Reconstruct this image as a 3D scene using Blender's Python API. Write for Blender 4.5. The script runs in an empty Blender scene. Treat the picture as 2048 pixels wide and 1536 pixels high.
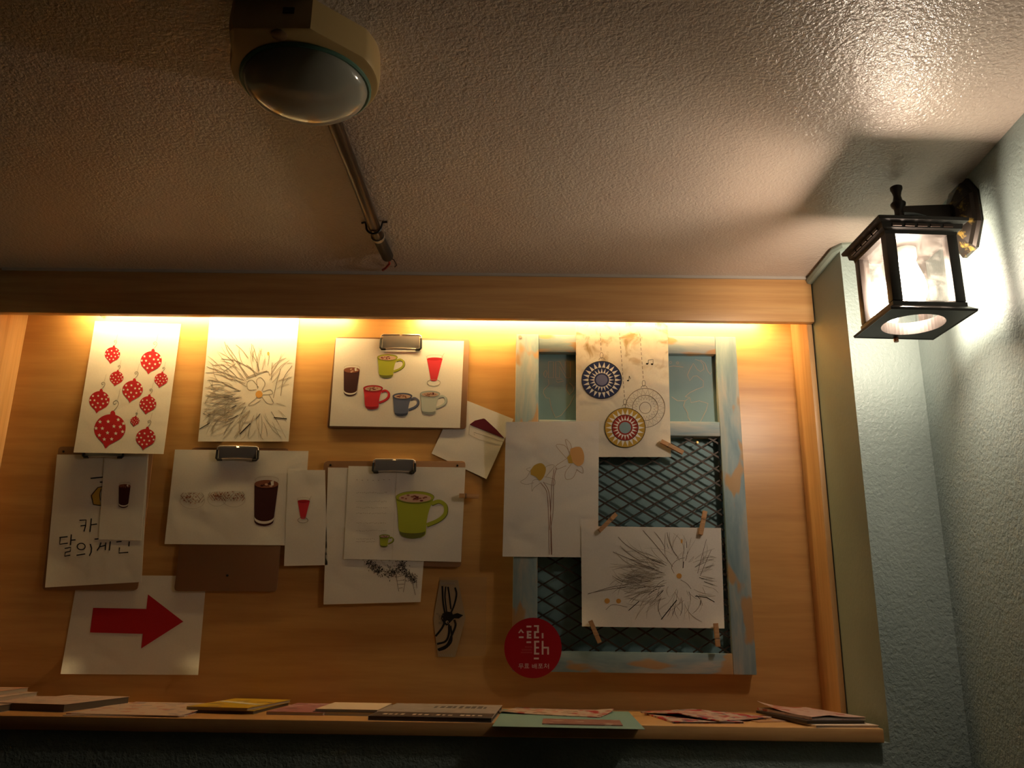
import bpy, bmesh, math, random
from mathutils import Vector, Matrix

# ------------------------------------------------------------------ camera, world, exposure
scene = bpy.context.scene
COL = scene.collection
F, PITCH, ROLL, YAW = 1700.0, math.radians(16.2), .0145, .007
CAM = Vector((0, 0, 1.6))
CM = Matrix.Rotation(YAW, 3, 'Z') @ Matrix.Rotation(math.pi/2+PITCH, 3, 'X') @ Matrix.Rotation(ROLL, 3, 'Z')
cd = bpy.data.cameras.new('camera'); cam = bpy.data.objects.new('camera', cd); COL.objects.link(cam)
cd.sensor_fit = 'HORIZONTAL'; cd.sensor_width = 36; cd.lens = F/2048*36; cd.clip_start = .01
cam.matrix_world = Matrix.Translation(CAM) @ CM.to_4x4()
scene.camera = cam
w = bpy.data.worlds.new('dim_room'); scene.world = w; w.use_nodes = True
w.node_tree.nodes['Background'].inputs[0].default_value = (1, .78, .58, 1)
w.node_tree.nodes['Background'].inputs[1].default_value = .003
vs = scene.view_settings
vs.view_transform = 'Standard'; vs.look = 'None'; vs.gamma = 1; vs.exposure = 0; vs.use_curve_mapping = False
BULB_STRENGTH, TUBE_STRENGTH, STRIP_TILT = 172.0, 108.0, 24
BULB_COLOUR, TUBE_COLOUR = (1, .80, .62), (1, .70, .29)

# ------------------------------------------------------------------ pixel -> point on a known surface
def ray(px, py): return CM @ Vector(((px-1024)/F, (768-py)/F, -1))
def onY(px, py, Y):
    d = ray(px, py); return CAM + d*(Y/d.y)
def onZ(px, py, Z):
    d = ray(px, py); return CAM + d*((Z-CAM.z)/d.z)
def crop(ox, oy, s):
    return lambda *pts: [(ox+x/s, oy+y/s) for x, y in pts]

# ------------------------------------------------------------------ materials
MATS = {}
def nt(name):
    m = bpy.data.materials.new(name); m.use_nodes = True; MATS[name] = m
    return m, m.node_tree.nodes, m.node_tree.links, m.node_tree.nodes['Principled BSDF']
def plain(name, col, rough=.6, metal=0, spec=.5):
    if name in MATS: return MATS[name]
    m, n, l, b = nt(name)
    b.inputs['Base Color'].default_value = (*col, 1); b.inputs['Roughness'].default_value = rough
    b.inputs['Metallic'].default_value = metal; b.inputs['Specular IOR Level'].default_value = spec
    return m
def ramp(n, stops):
    r = n.new('ShaderNodeValToRGB'); e = r.color_ramp.elements
    while len(e) < len(stops): e.new(.5)
    for k, (p, c) in zip(e, stops): k.position = p; k.color = (*c, 1)
    return r
def coords(n, l, scale=(1, 1, 1), rot=(0, 0, 0), loc=(0, 0, 0)):
    t = n.new('ShaderNodeTexCoord'); mp = n.new('ShaderNodeMapping')
    mp.inputs['Scale'].default_value = scale; mp.inputs['Rotation'].default_value = rot; mp.inputs['Location'].default_value = loc
    l.new(t.outputs['Object'], mp.inputs['Vector']); return mp
def noise(n, l, vec, scale, detail=3, rough=.5, dist=0):
    t = n.new('ShaderNodeTexNoise'); t.inputs['Scale'].default_value = scale; t.inputs['Detail'].default_value = detail
    t.inputs['Roughness'].default_value = rough; t.inputs['Distortion'].default_value = dist
    l.new(vec.outputs[0], t.inputs['Vector']); return t
def bump(n, l, src, b, strength, dist):
    k = n.new('ShaderNodeBump'); k.inputs['Strength'].default_value = strength; k.inputs['Distance'].default_value = dist
    l.new(src, k.inputs['Height']); l.new(k.outputs[0], b.inputs['Normal'])
def plaster(name, c1, c2, rough, bs, scale, spec=.5):
    m, n, l, b = nt(name); c = coords(n, l)
    a = noise(n, l, c, 5, 3); r = ramp(n, [(.35, c1), (.7, c2)])
    l.new(a.outputs[0], r.inputs[0]); l.new(r.outputs[0], b.inputs['Base Color'])
    b.inputs['Roughness'].default_value = rough; b.inputs['Specular IOR Level'].default_value = spec
    h = noise(n, l, c, scale, 3, .55, .3)
    h2 = noise(n, l, c, scale*.3, 2)
    mx = n.new('ShaderNodeMath'); mx.operation = 'MULTIPLY_ADD'; mx.inputs[1].default_value = .5
    l.new(h2.outputs[0], mx.inputs[0]); l.new(h.outputs[0], mx.inputs[2])
    bump(n, l, mx.outputs[0], b, bs, .004)
    return m
def wood(name, c1, c2, c3, axis='X', rough=.45, scale=1.0):
    m, n, l, b = nt(name)
    s = {'X': (.6, 9, 9), 'Z': (9, 9, .6), 'Y': (9, .6, 9)}[axis]
    c = coords(n, l, tuple(v*scale for v in s))
    a = noise(n, l, c, 2.2, 5, .55, .6); r = ramp(n, [(.3, c1), (.52, c2), (.75, c3)])
    l.new(a.outputs[0], r.inputs[0])
    c2_ = coords(n, l, tuple(v*v*.12*scale if v > 1 else v*.8 for v in s))
    g = noise(n, l, c2_, 9, 3, .6)
    mx = n.new('ShaderNodeMix'); mx.data_type = 'RGBA'; mx.blend_type = 'MULTIPLY'; mx.inputs[0].default_value = .35
    gr = ramp(n, [(.35, (.62, .5, .4)), (.6, (1, 1, 1))]); l.new(g.outputs[0], gr.inputs[0])
    l.new(r.outputs[0], mx.inputs[6]); l.new(gr.outputs[0], mx.inputs[7])
    l.new(mx.outputs[2], b.inputs['Base Color']); b.inputs['Roughness'].default_value = rough
    bump(n, l, g.outputs[0], b, .12, .001)
    return m
def worn(name, axis):
    m, n, l, b = nt(name)
    c = coords(n, l, (3, 9, 16) if axis == 'X' else (16, 9, 3))
    a = noise(n, l, c, 2.0, 5, .6, .4); c0 = coords(n, l, (5, 5, 13) if axis == 'X' else (13, 5, 5), loc=(3, 1, 2))
    p = noise(n, l, c0, 2.1, 2, .45, .2)
    r = ramp(n, [(.3, (.155, .25, .29)), (.48, (.245, .335, .36)), (.66, (.42, .41, .36))])
    l.new(a.outputs[0], r.inputs[0])
    k = ramp(n, [(.565, (0, 0, 0)), (.615, (1, 1, 1))]); l.new(p.outputs[0], k.inputs[0])
    mx = n.new('ShaderNodeMix'); mx.data_type = 'RGBA'; mx.inputs[7].default_value = (.42, .26, .12, 1)
    l.new(k.outputs[0], mx.inputs[0]); l.new(r.outputs[0], mx.inputs[6]); l.new(mx.outputs[2], b.inputs['Base Color'])
    b.inputs['Roughness'].default_value = .6; bump(n, l, a.outputs[0], b, .2, .001)
    return m
def paper(name, col, bs=.35, scale=14):
    m, n, l, b = nt(name); c = coords(n, l)
    a = noise(n, l, c, scale, 2, .5, .4); q = noise(n, l, c, 300, 2)
    r = ramp(n, [(.3, tuple(v*.95 for v in col)), (.7, col)]); l.new(q.outputs[0], r.inputs[0])
    l.new(r.outputs[0], b.inputs['Base Color']); b.inputs['Roughness'].default_value = .75
    b.inputs['Specular IOR Level'].default_value = .25
    bump(n, l, a.outputs[0], b, bs, .006)
    return m
def cover(name, base, blots, scale=22, cut=.55):
    m, n, l, b = nt(name); c = coords(n, l)
    v = n.new('ShaderNodeTexVoronoi'); v.inputs['Scale'].default_value = scale; l.new(c.outputs[0], v.inputs['Vector'])
    s = n.new('ShaderNodeSeparateColor'); l.new(v.outputs['Color'], s.inputs[0])
    st = [(0, base), (cut, base)] + [(cut+(i+1)*(1-cut)/(len(blots)+1), k) for i, k in enumerate(blots)]
    r = ramp(n, st); r.color_ramp.interpolation = 'CONSTANT'
    l.new(s.outputs[0], r.inputs[0]); l.new(r.outputs[0], b.inputs['Base Color']); b.inputs['Roughness'].default_value = .42
    return m
def emit(name, col, s):
    m, n, l, b = nt(name); n.remove(b); e = n.new('ShaderNodeEmission')
    e.inputs[0].default_value = (*col, 1); e.inputs[1].default_value = s
    l.new(e.outputs[0], n['Material Output'].inputs[0]); return m

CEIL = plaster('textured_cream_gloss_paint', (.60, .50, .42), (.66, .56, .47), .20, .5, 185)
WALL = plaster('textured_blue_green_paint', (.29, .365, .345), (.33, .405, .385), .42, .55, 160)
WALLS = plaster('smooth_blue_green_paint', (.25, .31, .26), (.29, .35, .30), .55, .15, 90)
FLOORM = plaster('dark_floor_paint', (.10, .07, .05), (.14, .10, .07), .5, .1, 60)
PINE = wood('pine_board', (.50, .25, .09), (.64, .36, .14), (.72, .45, .20), 'X', .38)
PINEV = wood('pine_side_board', (.60, .33, .13), (.70, .42, .18), (.76, .50, .25), 'Z', .45)
PLY = wood('plywood_board', (.48, .25, .08), (.58, .325, .11), (.65, .385, .14), 'X', .36, .55)
HARD = plain('brown_hardboard', (.25, .125, .055), .6)
PAPER = paper('white_drawing_paper', (.73, .69, .63))
PAPERC = paper('creased_white_paper', (.73, .69, .63), .6, 9)
PAPERW = paper('washed_drawing_paper', (.72, .66, .54), .5, 16)
n, l = PAPERW.node_tree.nodes, PAPERW.node_tree.links; b = n['Principled BSDF']                 # brown water marks along the top edge of that sheet
old = b.inputs['Base Color'].links[0].from_socket; c = coords(n, l, loc=(.3, 0, .2)); q = noise(n, l, c, 26, 3, .6, .6)
r = ramp(n, [(.50, (0, 0, 0)), (.66, (1, 1, 1))]); l.new(q.outputs[0], r.inputs[0])
sp = n.new('ShaderNodeSeparateXYZ'); tc = n.new('ShaderNodeTexCoord'); l.new(tc.outputs['Object'], sp.inputs[0])
mr = n.new('ShaderNodeMapRange'); mr.inputs[1].default_value = .17; mr.inputs[2].default_value = .25; l.new(sp.outputs[2], mr.inputs[0])
mm = n.new('ShaderNodeMath'); mm.operation = 'MULTIPLY'; l.new(r.outputs[0], mm.inputs[0]); l.new(mr.outputs[0], mm.inputs[1])
mx = n.new('ShaderNodeMix'); mx.data_type = 'RGBA'; mx.inputs[7].default_value = (.38, .27, .13, 1)
l.new(mm.outputs[0], mx.inputs[0]); l.new(old, mx.inputs[6]); l.new(mx.outputs[2], b.inputs['Base Color'])
WORNX, WORNZ = worn('worn_blue_paint_rail', 'X'), worn('worn_blue_paint_stile', 'Z')
CHALK = plaster('blue_chalkboard_paint', (.17, .29, .31), (.21, .33, .34), .6, .05, 60)
BLACKM = plain('dark_steel', (.018, .017, .016), .45, .4)
IRON = plain('black_lantern_iron', (.022, .016, .013), .42, .3)
CHROME = plain('polished_chrome', (.80, .78, .74), .33, .75)
RUBBER = plain('black_rubber', (.012, .012, .012), .5)
PEG = wood('clothespin_wood', (.42, .22, .10), (.52, .29, .13), (.58, .35, .17), 'X', .6, 4)
GREY = plain('pencil_grey', (.20, .165, .135), .9, 0, 0)
GREYL = plain('light_pencil_grey', (.37, .32, .26), .9, 0, 0)
INK = plain('black_ink', (.015, .013, .012), .8, 0, .1)
RED = plain('red_print', (.42, .012, .018), .7, 0, .2)
PINK = plain('pink_red_print', (.56, .03, .045), .7, 0, .2)
WHITE = plain('white_print', (.76, .72, .66), .75, 0, .2)
NAVY = plain('navy_print', (.025, .035, .11), .7, 0, .2)
LAV = plain('lavender_print', (.17, .17, .30), .7, 0, .2)
BLUEP = plain('slate_blue_print', (.11, .13, .22), .7, 0, .2)
PALEB = plain('pale_blue_print', (.47, .52, .49), .7, 0, .2)
SKYB = plain('light_blue_print', (.22, .32, .36), .7, 0, .2)
YEL = plain('ochre_print', (.50, .31, .05), .7, 0, .2)
ORN = plain('orange_print', (.66, .34, .08), .7, 0, .2)
BRICK = plain('brick_red_print', (.30, .03, .02), .7, 0, .2)
GREEN = plain('olive_green_print', (.36, .40, .035), .7, 0, .2)
CHOC = plain('dark_chocolate_print', (.045, .008, .010), .6, 0, .3)
BROWN = plain('cocoa_brown_print', (.24, .085, .05), .7, 0, .2)
CREAMP = plain('cocoa_foam_print', (.55, .36, .27), .7, 0, .2)
MAROON = plain('maroon_print', (.10, .006, .018), .7, 0, .2)
CHALKW = plain('tan_chalk', (.50, .42, .33), .9, 0, 0)
STICK = plain('red_vinyl', (.36, .006, .014), .35)
STICKW = plain('pinkish_white_vinyl', (.72, .55, .52), .5)
STICKD = plain('faded_red_vinyl_lettering', (.48, .10, .10), .5)

# ------------------------------------------------------------------ mesh helpers
def link(name, me, parent=None, kind=None):
    o = bpy.data.objects.new(name, me); COL.objects.link(o)
    if parent: o.parent = parent
    if kind: o['kind'] = kind
    return o
def wloc(o):
    v = Vector((0, 0, 0))
    while o: v = v + Vector(o.location); o = o.parent
    return v
def thing(name, label, cat, loc, group=None):
    o = bpy.data.objects.new(name, None); COL.objects.link(o); o.empty_display_size = .02
    o.location = loc; o['label'] = label; o['category'] = cat
    if group: o['group'] = group
    return o
def from_bm(name, bm, mat, parent=None, smooth=False, kind=None):
    """bm holds world coordinates; they are made relative to the parent's base"""
    off = wloc(parent) if parent else Vector((0, 0, 0))
    bmesh.ops.recalc_face_normals(bm, faces=bm.faces[:])
    bmesh.ops.translate(bm, verts=bm.verts[:], vec=-off)
    me = bpy.data.meshes.new(name); bm.to_mesh(me); bm.free()
    for mm in (mat if isinstance(mat, (list, tuple)) else [mat]): me.materials.append(mm)
    if smooth:
        for p in me.polygons: p.use_smooth = True
        try: me.set_sharp_from_angle(angle=math.radians(40))
        except Exception: pass
    return link(name, me, parent, kind)
def box_into(bm, lo, hi, M=None, bev=0):
    vs_ = [bm.verts.new((x, y, z)) for x in (lo[0], hi[0]) for y in (lo[1], hi[1]) for z in (lo[2], hi[2])]
    fs = [bm.faces.new([vs_[i] for i in f]) for f in ((0,1,3,2),(4,6,7,5),(0,4,5,1),(2,3,7,6),(0,2,6,4),(1,5,7,3))]
    if bev:
        es = list({e for f in fs for e in f.edges})
        r = bmesh.ops.bevel(bm, geom=es, offset=bev, segments=2, affect='EDGES', profile=.5)
        vs_ = list({v for f in r['faces'] for v in f.verts} | {v for v in vs_ if v.is_valid})
    if M is not None: bmesh.ops.transform(bm, matrix=M, verts=[v for v in vs_ if v.is_valid])
def box(name, lo, hi, mat, parent=None, bev=0, M=None, kind=None):
    bm = bmesh.new(); box_into(bm, lo, hi, M, bev); return from_bm(name, bm, mat, parent, bev > 0, kind)
def tube_into(bm, pts, r, seg=12, cap=True):
    pts = [Vector(p) for p in pts]; rs = r if isinstance(r, (list, tuple)) else [r]*len(pts)
    rings = []; up = None
    for i, p in enumerate(pts):
        t = (pts[min(i+1, len(pts)-1)]-pts[max(i-1, 0)]).normalized()
        if up is None: up = Vector((0, 0, 1)) if abs(t.z) < .9 else Vector((1, 0, 0))
        a = t.cross(up).normalized(); b = a.cross(t).normalized(); up = b
        rings.append([bm.verts.new(p+(a*math.cos(2*math.pi*k/seg)+b*math.sin(2*math.pi*k/seg))*rs[i]) for k in range(seg)])
    for A, B in zip(rings, rings[1:]):
        for k in range(seg): bm.faces.new((A[k], A[(k+1) % seg], B[(k+1) % seg], B[k]))
    if cap: bm.faces.new(rings[0][::-1]); bm.faces.new(rings[-1])
def tube(name, pts, r, mat, parent=None, seg=12):
    bm = bmesh.new(); tube_into(bm, pts, r, seg); return from_bm(name, bm, mat, parent, True)
def lathe(name, c, prof, mat, parent=None, seg=24, sq=False, rot=0):
    """profile [(radius, z)] turned about a vertical axis at c; sq = four-sided (radius is the half width)"""
    bm = bmesh.new(); n = 4 if sq else seg; k = math.sqrt(2) if sq else 1; ph = rot+(math.pi/4 if sq else 0)
    rings = []
    for r, z in prof:
        rings.append([bm.verts.new((c[0]+r*k*math.cos(2*math.pi*i/n+ph), c[1]+r*k*math.sin(2*math.pi*i/n+ph), z)) for i in range(n)])
    for A, B in zip(rings, rings[1:]):
        for i in range(n): bm.faces.new((A[i], A[(i+1) % n], B[(i+1) % n], B[i]))
    if prof[0][0] > 1e-6: bm.faces.new(rings[0][::-1])
    if prof[-1][0] > 1e-6: bm.faces.new(rings[-1])
    bmesh.ops.remove_doubles(bm, verts=bm.verts[:], dist=1e-6)
    return from_bm(name, bm, mat, parent, not sq)
def prism(name, poly, lo, hi, mat, parent=None, axis='z', bev=0, kind=None):
    """2-D outline extruded along an axis: z -> (x,y), y -> (x,z), x -> (y,z)"""
    f = {'z': lambda a, b, t: (a, b, t), 'y': lambda a, b, t: (a, t, b), 'x': lambda a, b, t: (t, a, b)}[axis]
    bm = bmesh.new(); A = [bm.verts.new(f(a, b, lo)) for a, b in poly]; B = [bm.verts.new(f(a, b, hi)) for a, b in poly]
    n = len(poly); fa = bm.faces.new(A[::-1]); fb = bm.faces.new(B)
    for i in range(n): bm.faces.new((A[i], A[(i+1) % n], B[(i+1) % n], B[i]))
    if bev: bmesh.ops.bevel(bm, geom=list(fa.edges)+list(fb.edges), offset=bev, segments=2, affect='EDGES', profile=.5)
    return from_bm(name, bm, mat, parent, bev > 0, kind)

# ------------------------------------------------------------------ the setting
ZC, ZS = 2.358, 1.4485                     # ceiling, top of the shelf
YB, YP, YV, YF = 1.86, 1.755, 1.737, 1.57  # backboard face, niche panel fronts, valance face, wall face
XL, XR = -1.146, .632                      # niche sides
def struct(o): o['kind'] = 'structure'; return o
struct(box('ceiling', (-2.6, -1.6, ZC), (1.3, 2.1, ZC+.1), CEIL))
struct(box('floor', (-2.6, -1.6, -.1), (1.3, 2.1, 0), FLOORM))
struct(box('wall_back', (-2.6, YF, 0), (.79, 2.1, ZS-.0235), WALL))
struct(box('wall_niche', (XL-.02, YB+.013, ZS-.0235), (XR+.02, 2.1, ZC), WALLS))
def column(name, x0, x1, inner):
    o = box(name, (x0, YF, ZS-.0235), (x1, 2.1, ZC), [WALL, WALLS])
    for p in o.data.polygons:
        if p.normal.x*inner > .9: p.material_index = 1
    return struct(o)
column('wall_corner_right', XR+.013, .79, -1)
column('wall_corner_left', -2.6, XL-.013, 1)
struct(prism('wall_right', [(.781, 1.6), (.752, 1.05), (.70, -1.6), (1.3, -1.6), (1.3, 2.1), (.781, 2.1)], 0, ZC, WALL))
# painted cove strip where the right-hand corner meets the ceiling
bm = bmesh.new()
tube_into(bm, [(XR+.008, YP-.02, ZC-.009), (XR+.008, YF+.012, ZC-.008), (XR+.018, YF-.004, ZC-.006), (XR+.04, YF-.007, ZC-.005), (.775, YF-.007, ZC-.005)], [.0085, .0085, .008, .007, .006], 8)
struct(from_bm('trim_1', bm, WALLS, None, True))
# thin strip of old sealant between valance and ceiling
struct(box('trim_2', (XL, YV-.004, ZC-.006), (XR+.012, YV, ZC), plain('pale_sealant', (.45, .40, .34), .6)))

# wooden lining of the niche
def solo(o, label, cat, group=None):
    o['label'] = label; o['category'] = cat
    if group: o['group'] = group
    return o
def board(name, lo, hi, mat, label, cat, bev=.0015):
    c = ((lo[0]+hi[0])/2, (lo[1]+hi[1])/2, lo[2])
    o = box(name, tuple(a-b for a, b in zip(lo, c)), tuple(a-b for a, b in zip(hi, c)), mat, None, bev)
    o.location = c; return solo(o, label, cat)
board('plywood_backboard', (XL, YB, ZS), (XR, YB+.012, ZC-.004), PLY, 'wide honey-coloured plywood backboard that all the drawings hang on', 'board', 0)
board('side_board', (XL-.012, YP, ZS), (XL, YB+.012, ZC-.004), PINEV, 'pine side board of the niche next to the ornament drawing', 'board')
board('side_board', (XR, YP, ZS), (XR+.0115, YB+.012, ZC-.004), PINEV, 'pine side board of the niche next to the lantern corner', 'board')
board('valance_board', (XL-.011, YV, 2.2535), (XR+.011, YP-.0004, ZC-.0004), PINE, 'long pine valance board under the ceiling hiding the strip lights', 'board')
board('pine_shelf', (XL-.011, YF-.012, ZS-.0225), (XR-.001, YB+.0, ZS), PINE, 'long pine shelf board carrying magazines below the drawings', 'shelf')

# ------------------------------------------------------------------ strip lights behind the valance
TUBE = emit('warm_tube_glow', TUBE_COLOUR, TUBE_STRENGTH); HOUSE = plain('white_housing', (.7, .68, .62), .5)
STY, STZ = 1.808, 2.309
for x0, x1, lb in ((-1.01, -.40, 'warm strip light tube hidden behind the valance above the grass drawing'),
                   (-.24, .57, 'longer warm strip light tube hidden behind the valance above the blue frame')):
    t = thing('strip_light', lb, 'light', (x0, STY, STZ))
    # slim channel behind the valance, its diffuser turned to the board and a little down
    M = Matrix.Translation((0, STY, STZ)) @ Matrix.Rotation(-math.radians(STRIP_TILT), 4, 'X')
    box('housing', (x0-.01, -.016, -.010), (x1+.01, 0, .010), HOUSE, t, .0015, M)
    box('diffuser', (x0, 0.0002, -.007), (x1, .0022, .007), TUBE, t, 0, M)
    for x in (x0-.012, x1): box('end_cap', (x, -.017, -.011), (x+.012, .003, .011), HOUSE, t, .001, M)
    for x in (x0+.06, x1-.06): box('bracket', (x-.008, STY-.012, STZ+.008), (x+.008, STY-.009, ZC-.001), HOUSE, t)

# ------------------------------------------------------------------ wall lantern
LC = Vector((.650, 1.319, 2.0925))
lan = thing('wall_lantern', 'lit black square glass lantern on a bracket at the blue-green wall', 'lantern', LC)
cx, cy, zb = LC
rot = math.radians(2)
def lq(name, prof, mat=IRON): return lathe(name, (cx, cy), prof, mat, lan, sq=True, rot=rot)
# base plate with a round opening
bm = bmesh.new(); N = 48
def sqpt(a, h):
    c, s = math.cos(a), math.sin(a); k = h/max(abs(c), abs(s)); x, y = c*k, s*k
    return x*math.cos(rot)-y*math.sin(rot), x*math.sin(rot)+y*math.cos(rot)
rings = []
for kind, h, z in (('c', .049, zb+.012), ('c', .049, zb+.001), ('s', .066, zb+.001), ('s', .069, zb), ('s', .070, zb+.004), ('s', .060, zb+.012), ('s', .060, zb+.018), ('s', .055, zb+.022), ('c', .049, zb+.022), ('c', .049, zb+.012)):
    ring = []
    for i in range(N):
        a = 2*math.pi*i/N + math.pi/N*0
        x, y = sqpt(a, h) if kind == 's' else (h*math.cos(a), h*math.sin(a))
        ring.append(bm.verts.new((cx+x, cy+y, z)))
    rings.append(ring)
for A, B in zip(rings, rings[1:]):
    for i in range(N): bm.faces.new((A[i], A[(i+1) % N], B[(i+1) % N], B[i]))
bmesh.ops.remove_doubles(bm, verts=bm.verts[:], dist=1e-6)
from_bm('base', bm, IRON, lan)
R2 = Matrix.Translation((cx, cy, 0)) @ Matrix.Rotation(rot, 4, 'Z')
H = .0505
for sx in (-1, 1):
    for sy in (-1, 1):
        box('post', (sx*H-.0085, sy*H-.0085, zb+.02), (sx*H+.0085, sy*H+.0085, zb+.136), IRON, lan, .001, R2)
m, n, l, b = nt('mottled_clear_glass'); n.remove(b)
c = coords(n, l); q = noise(n, l, c, 38, 3, .6, 1.0); rr = ramp(n, [(.40, (.003, .003, .003)), (.64, (.02, .02, .02))]); l.new(q.outputs[0], rr.inputs[0])
tr = n.new('ShaderNodeBsdfTransparent'); tl = n.new('ShaderNodeBsdfTranslucent'); tl.inputs[0].default_value = (.8, .76, .7, 1)
gl = n.new('ShaderNodeBsdfGlossy'); gl.inputs[1].default_value = .08; gl.inputs[0].default_value = (.9, .9, .9, 1)
m1 = n.new('ShaderNodeMixShader'); m2 = n.new('ShaderNodeMixShader'); m2.inputs[0].default_value = .06
l.new(rr.outputs[0], m1.inputs[0]); l.new(tr.outputs[0], m1.inputs[1]); l.new(tl.outputs[0], m1.inputs[2])
l.new(m1.outputs[0], m2.inputs[1]); l.new(gl.outputs[0], m2.inputs[2]); l.new(m2.outputs[0], n['Material Output'].inputs[0])
GLASS = m
for k in range(4):
    Mk = R2 @ Matrix.Rotation(k*math.pi/2, 4, 'Z')
    box('glass_pane', (-H+.009, -H-.0012, zb+.0205), (H-.009, -H+.0012, zb+.1355), GLASS, lan, 0, Mk)
eave = lq('eave', [(.050, zb+.135), (.059, zb+.1355), (.060, zb+.141), (.0655, zb+.144), (.067, zb+.152), (.0735, zb+.155), (.0745, zb+.160), (.070, zb+.163), (.05, zb+.163)])
lq('roof', [(.069, zb+.163), (.030, zb+.173), (.030, zb+.181), (.022, zb+.183)])
for k in range(4):                                    # embossed dashes round the eave
    Mk = R2 @ Matrix.Rotation(k*math.pi/2, 4, 'Z')
    bm = bmesh.new()
    for i in range(5): box_into(bm, (-.05+i*.021, -.0682, zb+.1455), (-.05+i*.021+.016, -.066, zb+.1505), Mk, .0006)
    from_bm('eave_moulding', bm, plain('worn_bronze', (.05, .03, .022), .4, .5), eave)
lathe('finial', (cx, cy), [(.0105, zb+.181), (.0085, zb+.19), (.0075, zb+.205), (.0078, zb+.212), (.012, zb+.218), (.0125, zb+.222), (.008, zb+.227), (.0062, zb+.236), (.0075, zb+.243), (.0100, zb+.249), (.0100, zb+.2535), (.006, zb+.256), (0, zb+.2565)], IRON, lan, 16)
xw = .766
prism('arm', [(cx-.004, zb+.204), (cx-.004, zb+.215), (xw-.028, zb+.2175), (xw-.016, zb+.222), (xw-.016, zb+.158), (xw-.03, zb+.172), (xw-.055, zb+.192), (cx+.03, zb+.203)], cy-.006, cy+.006, IRON, lan, 'y', .0015)
bm = bmesh.new()                                      # octagonal wall plate, stepped
rings = []
for hw, hh, xx in ((.048, .064, xw+.0015), (.048, .064, xw-.006), (.043, .058, xw-.010), (.041, .056, xw-.016), (.026, .036, xw-.026), (.018, .026, xw-.030)):
    ring = []
    for a, b_ in ((-1, -.45), (-1, .45), (-.45, 1), (.45, 1), (1, .45), (1, -.45), (.45, -1), (-.45, -1)):
        ring.append(bm.verts.new((xx, cy+a*hw, zb+.196+b_*hh)))
    rings.append(ring)
for A, B in zip(rings, rings[1:]):
    for i in range(8): bm.faces.new((A[i], A[(i+1) % 8], B[(i+1) % 8], B[i]))
bm.faces.new(rings[0]); bm.faces.new(rings[-1][::-1])
m, n, l, b = nt('brassy_worn_black_plate'); c = coords(n, l); q = noise(n, l, c, 60, 3, .6)
r = ramp(n, [(.56, (.02, .015, .011)), (.68, (.26, .17, .035))]); l.new(q.outputs[0], r.inputs[0]); l.new(r.outputs[0], b.inputs['Base Color'])
b.inputs['Roughness'].default_value = .38; b.inputs['Metallic'].default_value = .5
o = from_bm('wall_plate', bm, m, lan); o['label'] = 'stepped octagonal black plate with brassy worn edges'
sock = lathe('bulb_socket', (cx, cy), [(.017, zb+.115), (.019, zb+.12), (.019, zb+.138)], plain('white_porcelain', (.6, .56, .5), .4), lan, 20)
lathe('bulb', (cx, cy), [(0, zb+.030), (.012, zb+.032), (.022, zb+.040), (.027, zb+.052), (.028, zb+.064), (.026, zb+.080), (.020, zb+.098), (.015, zb+.1145), (.008, zb+.1149)], emit('lantern_bulb_glow', BULB_COLOUR, BULB_STRENGTH), sock, 24)
s = tube('thumb_screw', [(cx-.0, cy+.066, zb-.006), (cx-.0, cy+.066, zb+.002)], .004, plain('worn_copper', (.35, .16, .08), .4, .7), lan, 10)

# ------------------------------------------------------------------ ceiling sensor lamp
lx, ly, zr = -.292, .988, ZC-.042
sl = thing('ceiling_lamp', 'unlit cream ceiling lamp with a domed glass cover and small sensor eye', 'lamp', (lx, ly, ZC-.08))
out = [(lx+.099*math.cos(a), ly+.099*math.sin(a)) for a in [math.radians(-28+i*236/40) for i in range(41)]]
out += [(-.3665, .893), (-.360, .886), (-.262, .886), (-.2555, .893)]
BEIGE = plain('aged_cream_plastic', (.50, .36, .15), .32)
bm = bmesh.new(); rings = []
cc = (lx-.004, ly-.01)
for z, k in ((ZC, .985), (ZC-.028, 1.0), (ZC-.039, .992), (zr-.002, .975), (zr-.003, .95)):
    rings.append([bm.verts.new((cc[0]+(x-cc[0])*k, cc[1]+(y-cc[1])*k, z)) for x, y in out])
nn = len(out)
for A, B in zip(rings, rings[1:]):
    for i in range(nn): bm.faces.new((A[i], A[(i+1) % nn], B[(i+1) % nn], B[i]))
bm.faces.new(rings[0]); bm.faces.new(rings[-1][::-1])
hs = from_bm('housing', bm, BEIGE, sl, True)
gx, gy = lx-.002, ly+.012
lathe('retaining_ring', (gx, gy), [(.0815, zr+.002), (.088, zr+.001), (.088, zr-.005), (.0855, zr-.007), (.0815, zr-.006)], plain('green_tinted_ring', (.10, .22, .16), .35), sl, 48)
prof = [(.083*math.cos(a), zr-.004-.034*math.sin(a)) for a in [math.radians(i*90/14) for i in range(15)]]
lathe('glass_dome', (gx, gy), prof, plain('off_white_glass', (.33, .33, .27), .13), sl, 48)
lathe('sensor_eye', (lx-.012, .899), [(.0100, zr-.001), (.0100, zr-.0045), (.008, zr-.0055), (0, zr-.006)], plain('brown_sensor_lens', (.16, .09, .04), .3), hs, 20)
box('switch_slot', (-.298, .8845, ZC-.024), (-.284, .888, ZC-.016), RUBBER, hs)

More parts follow.
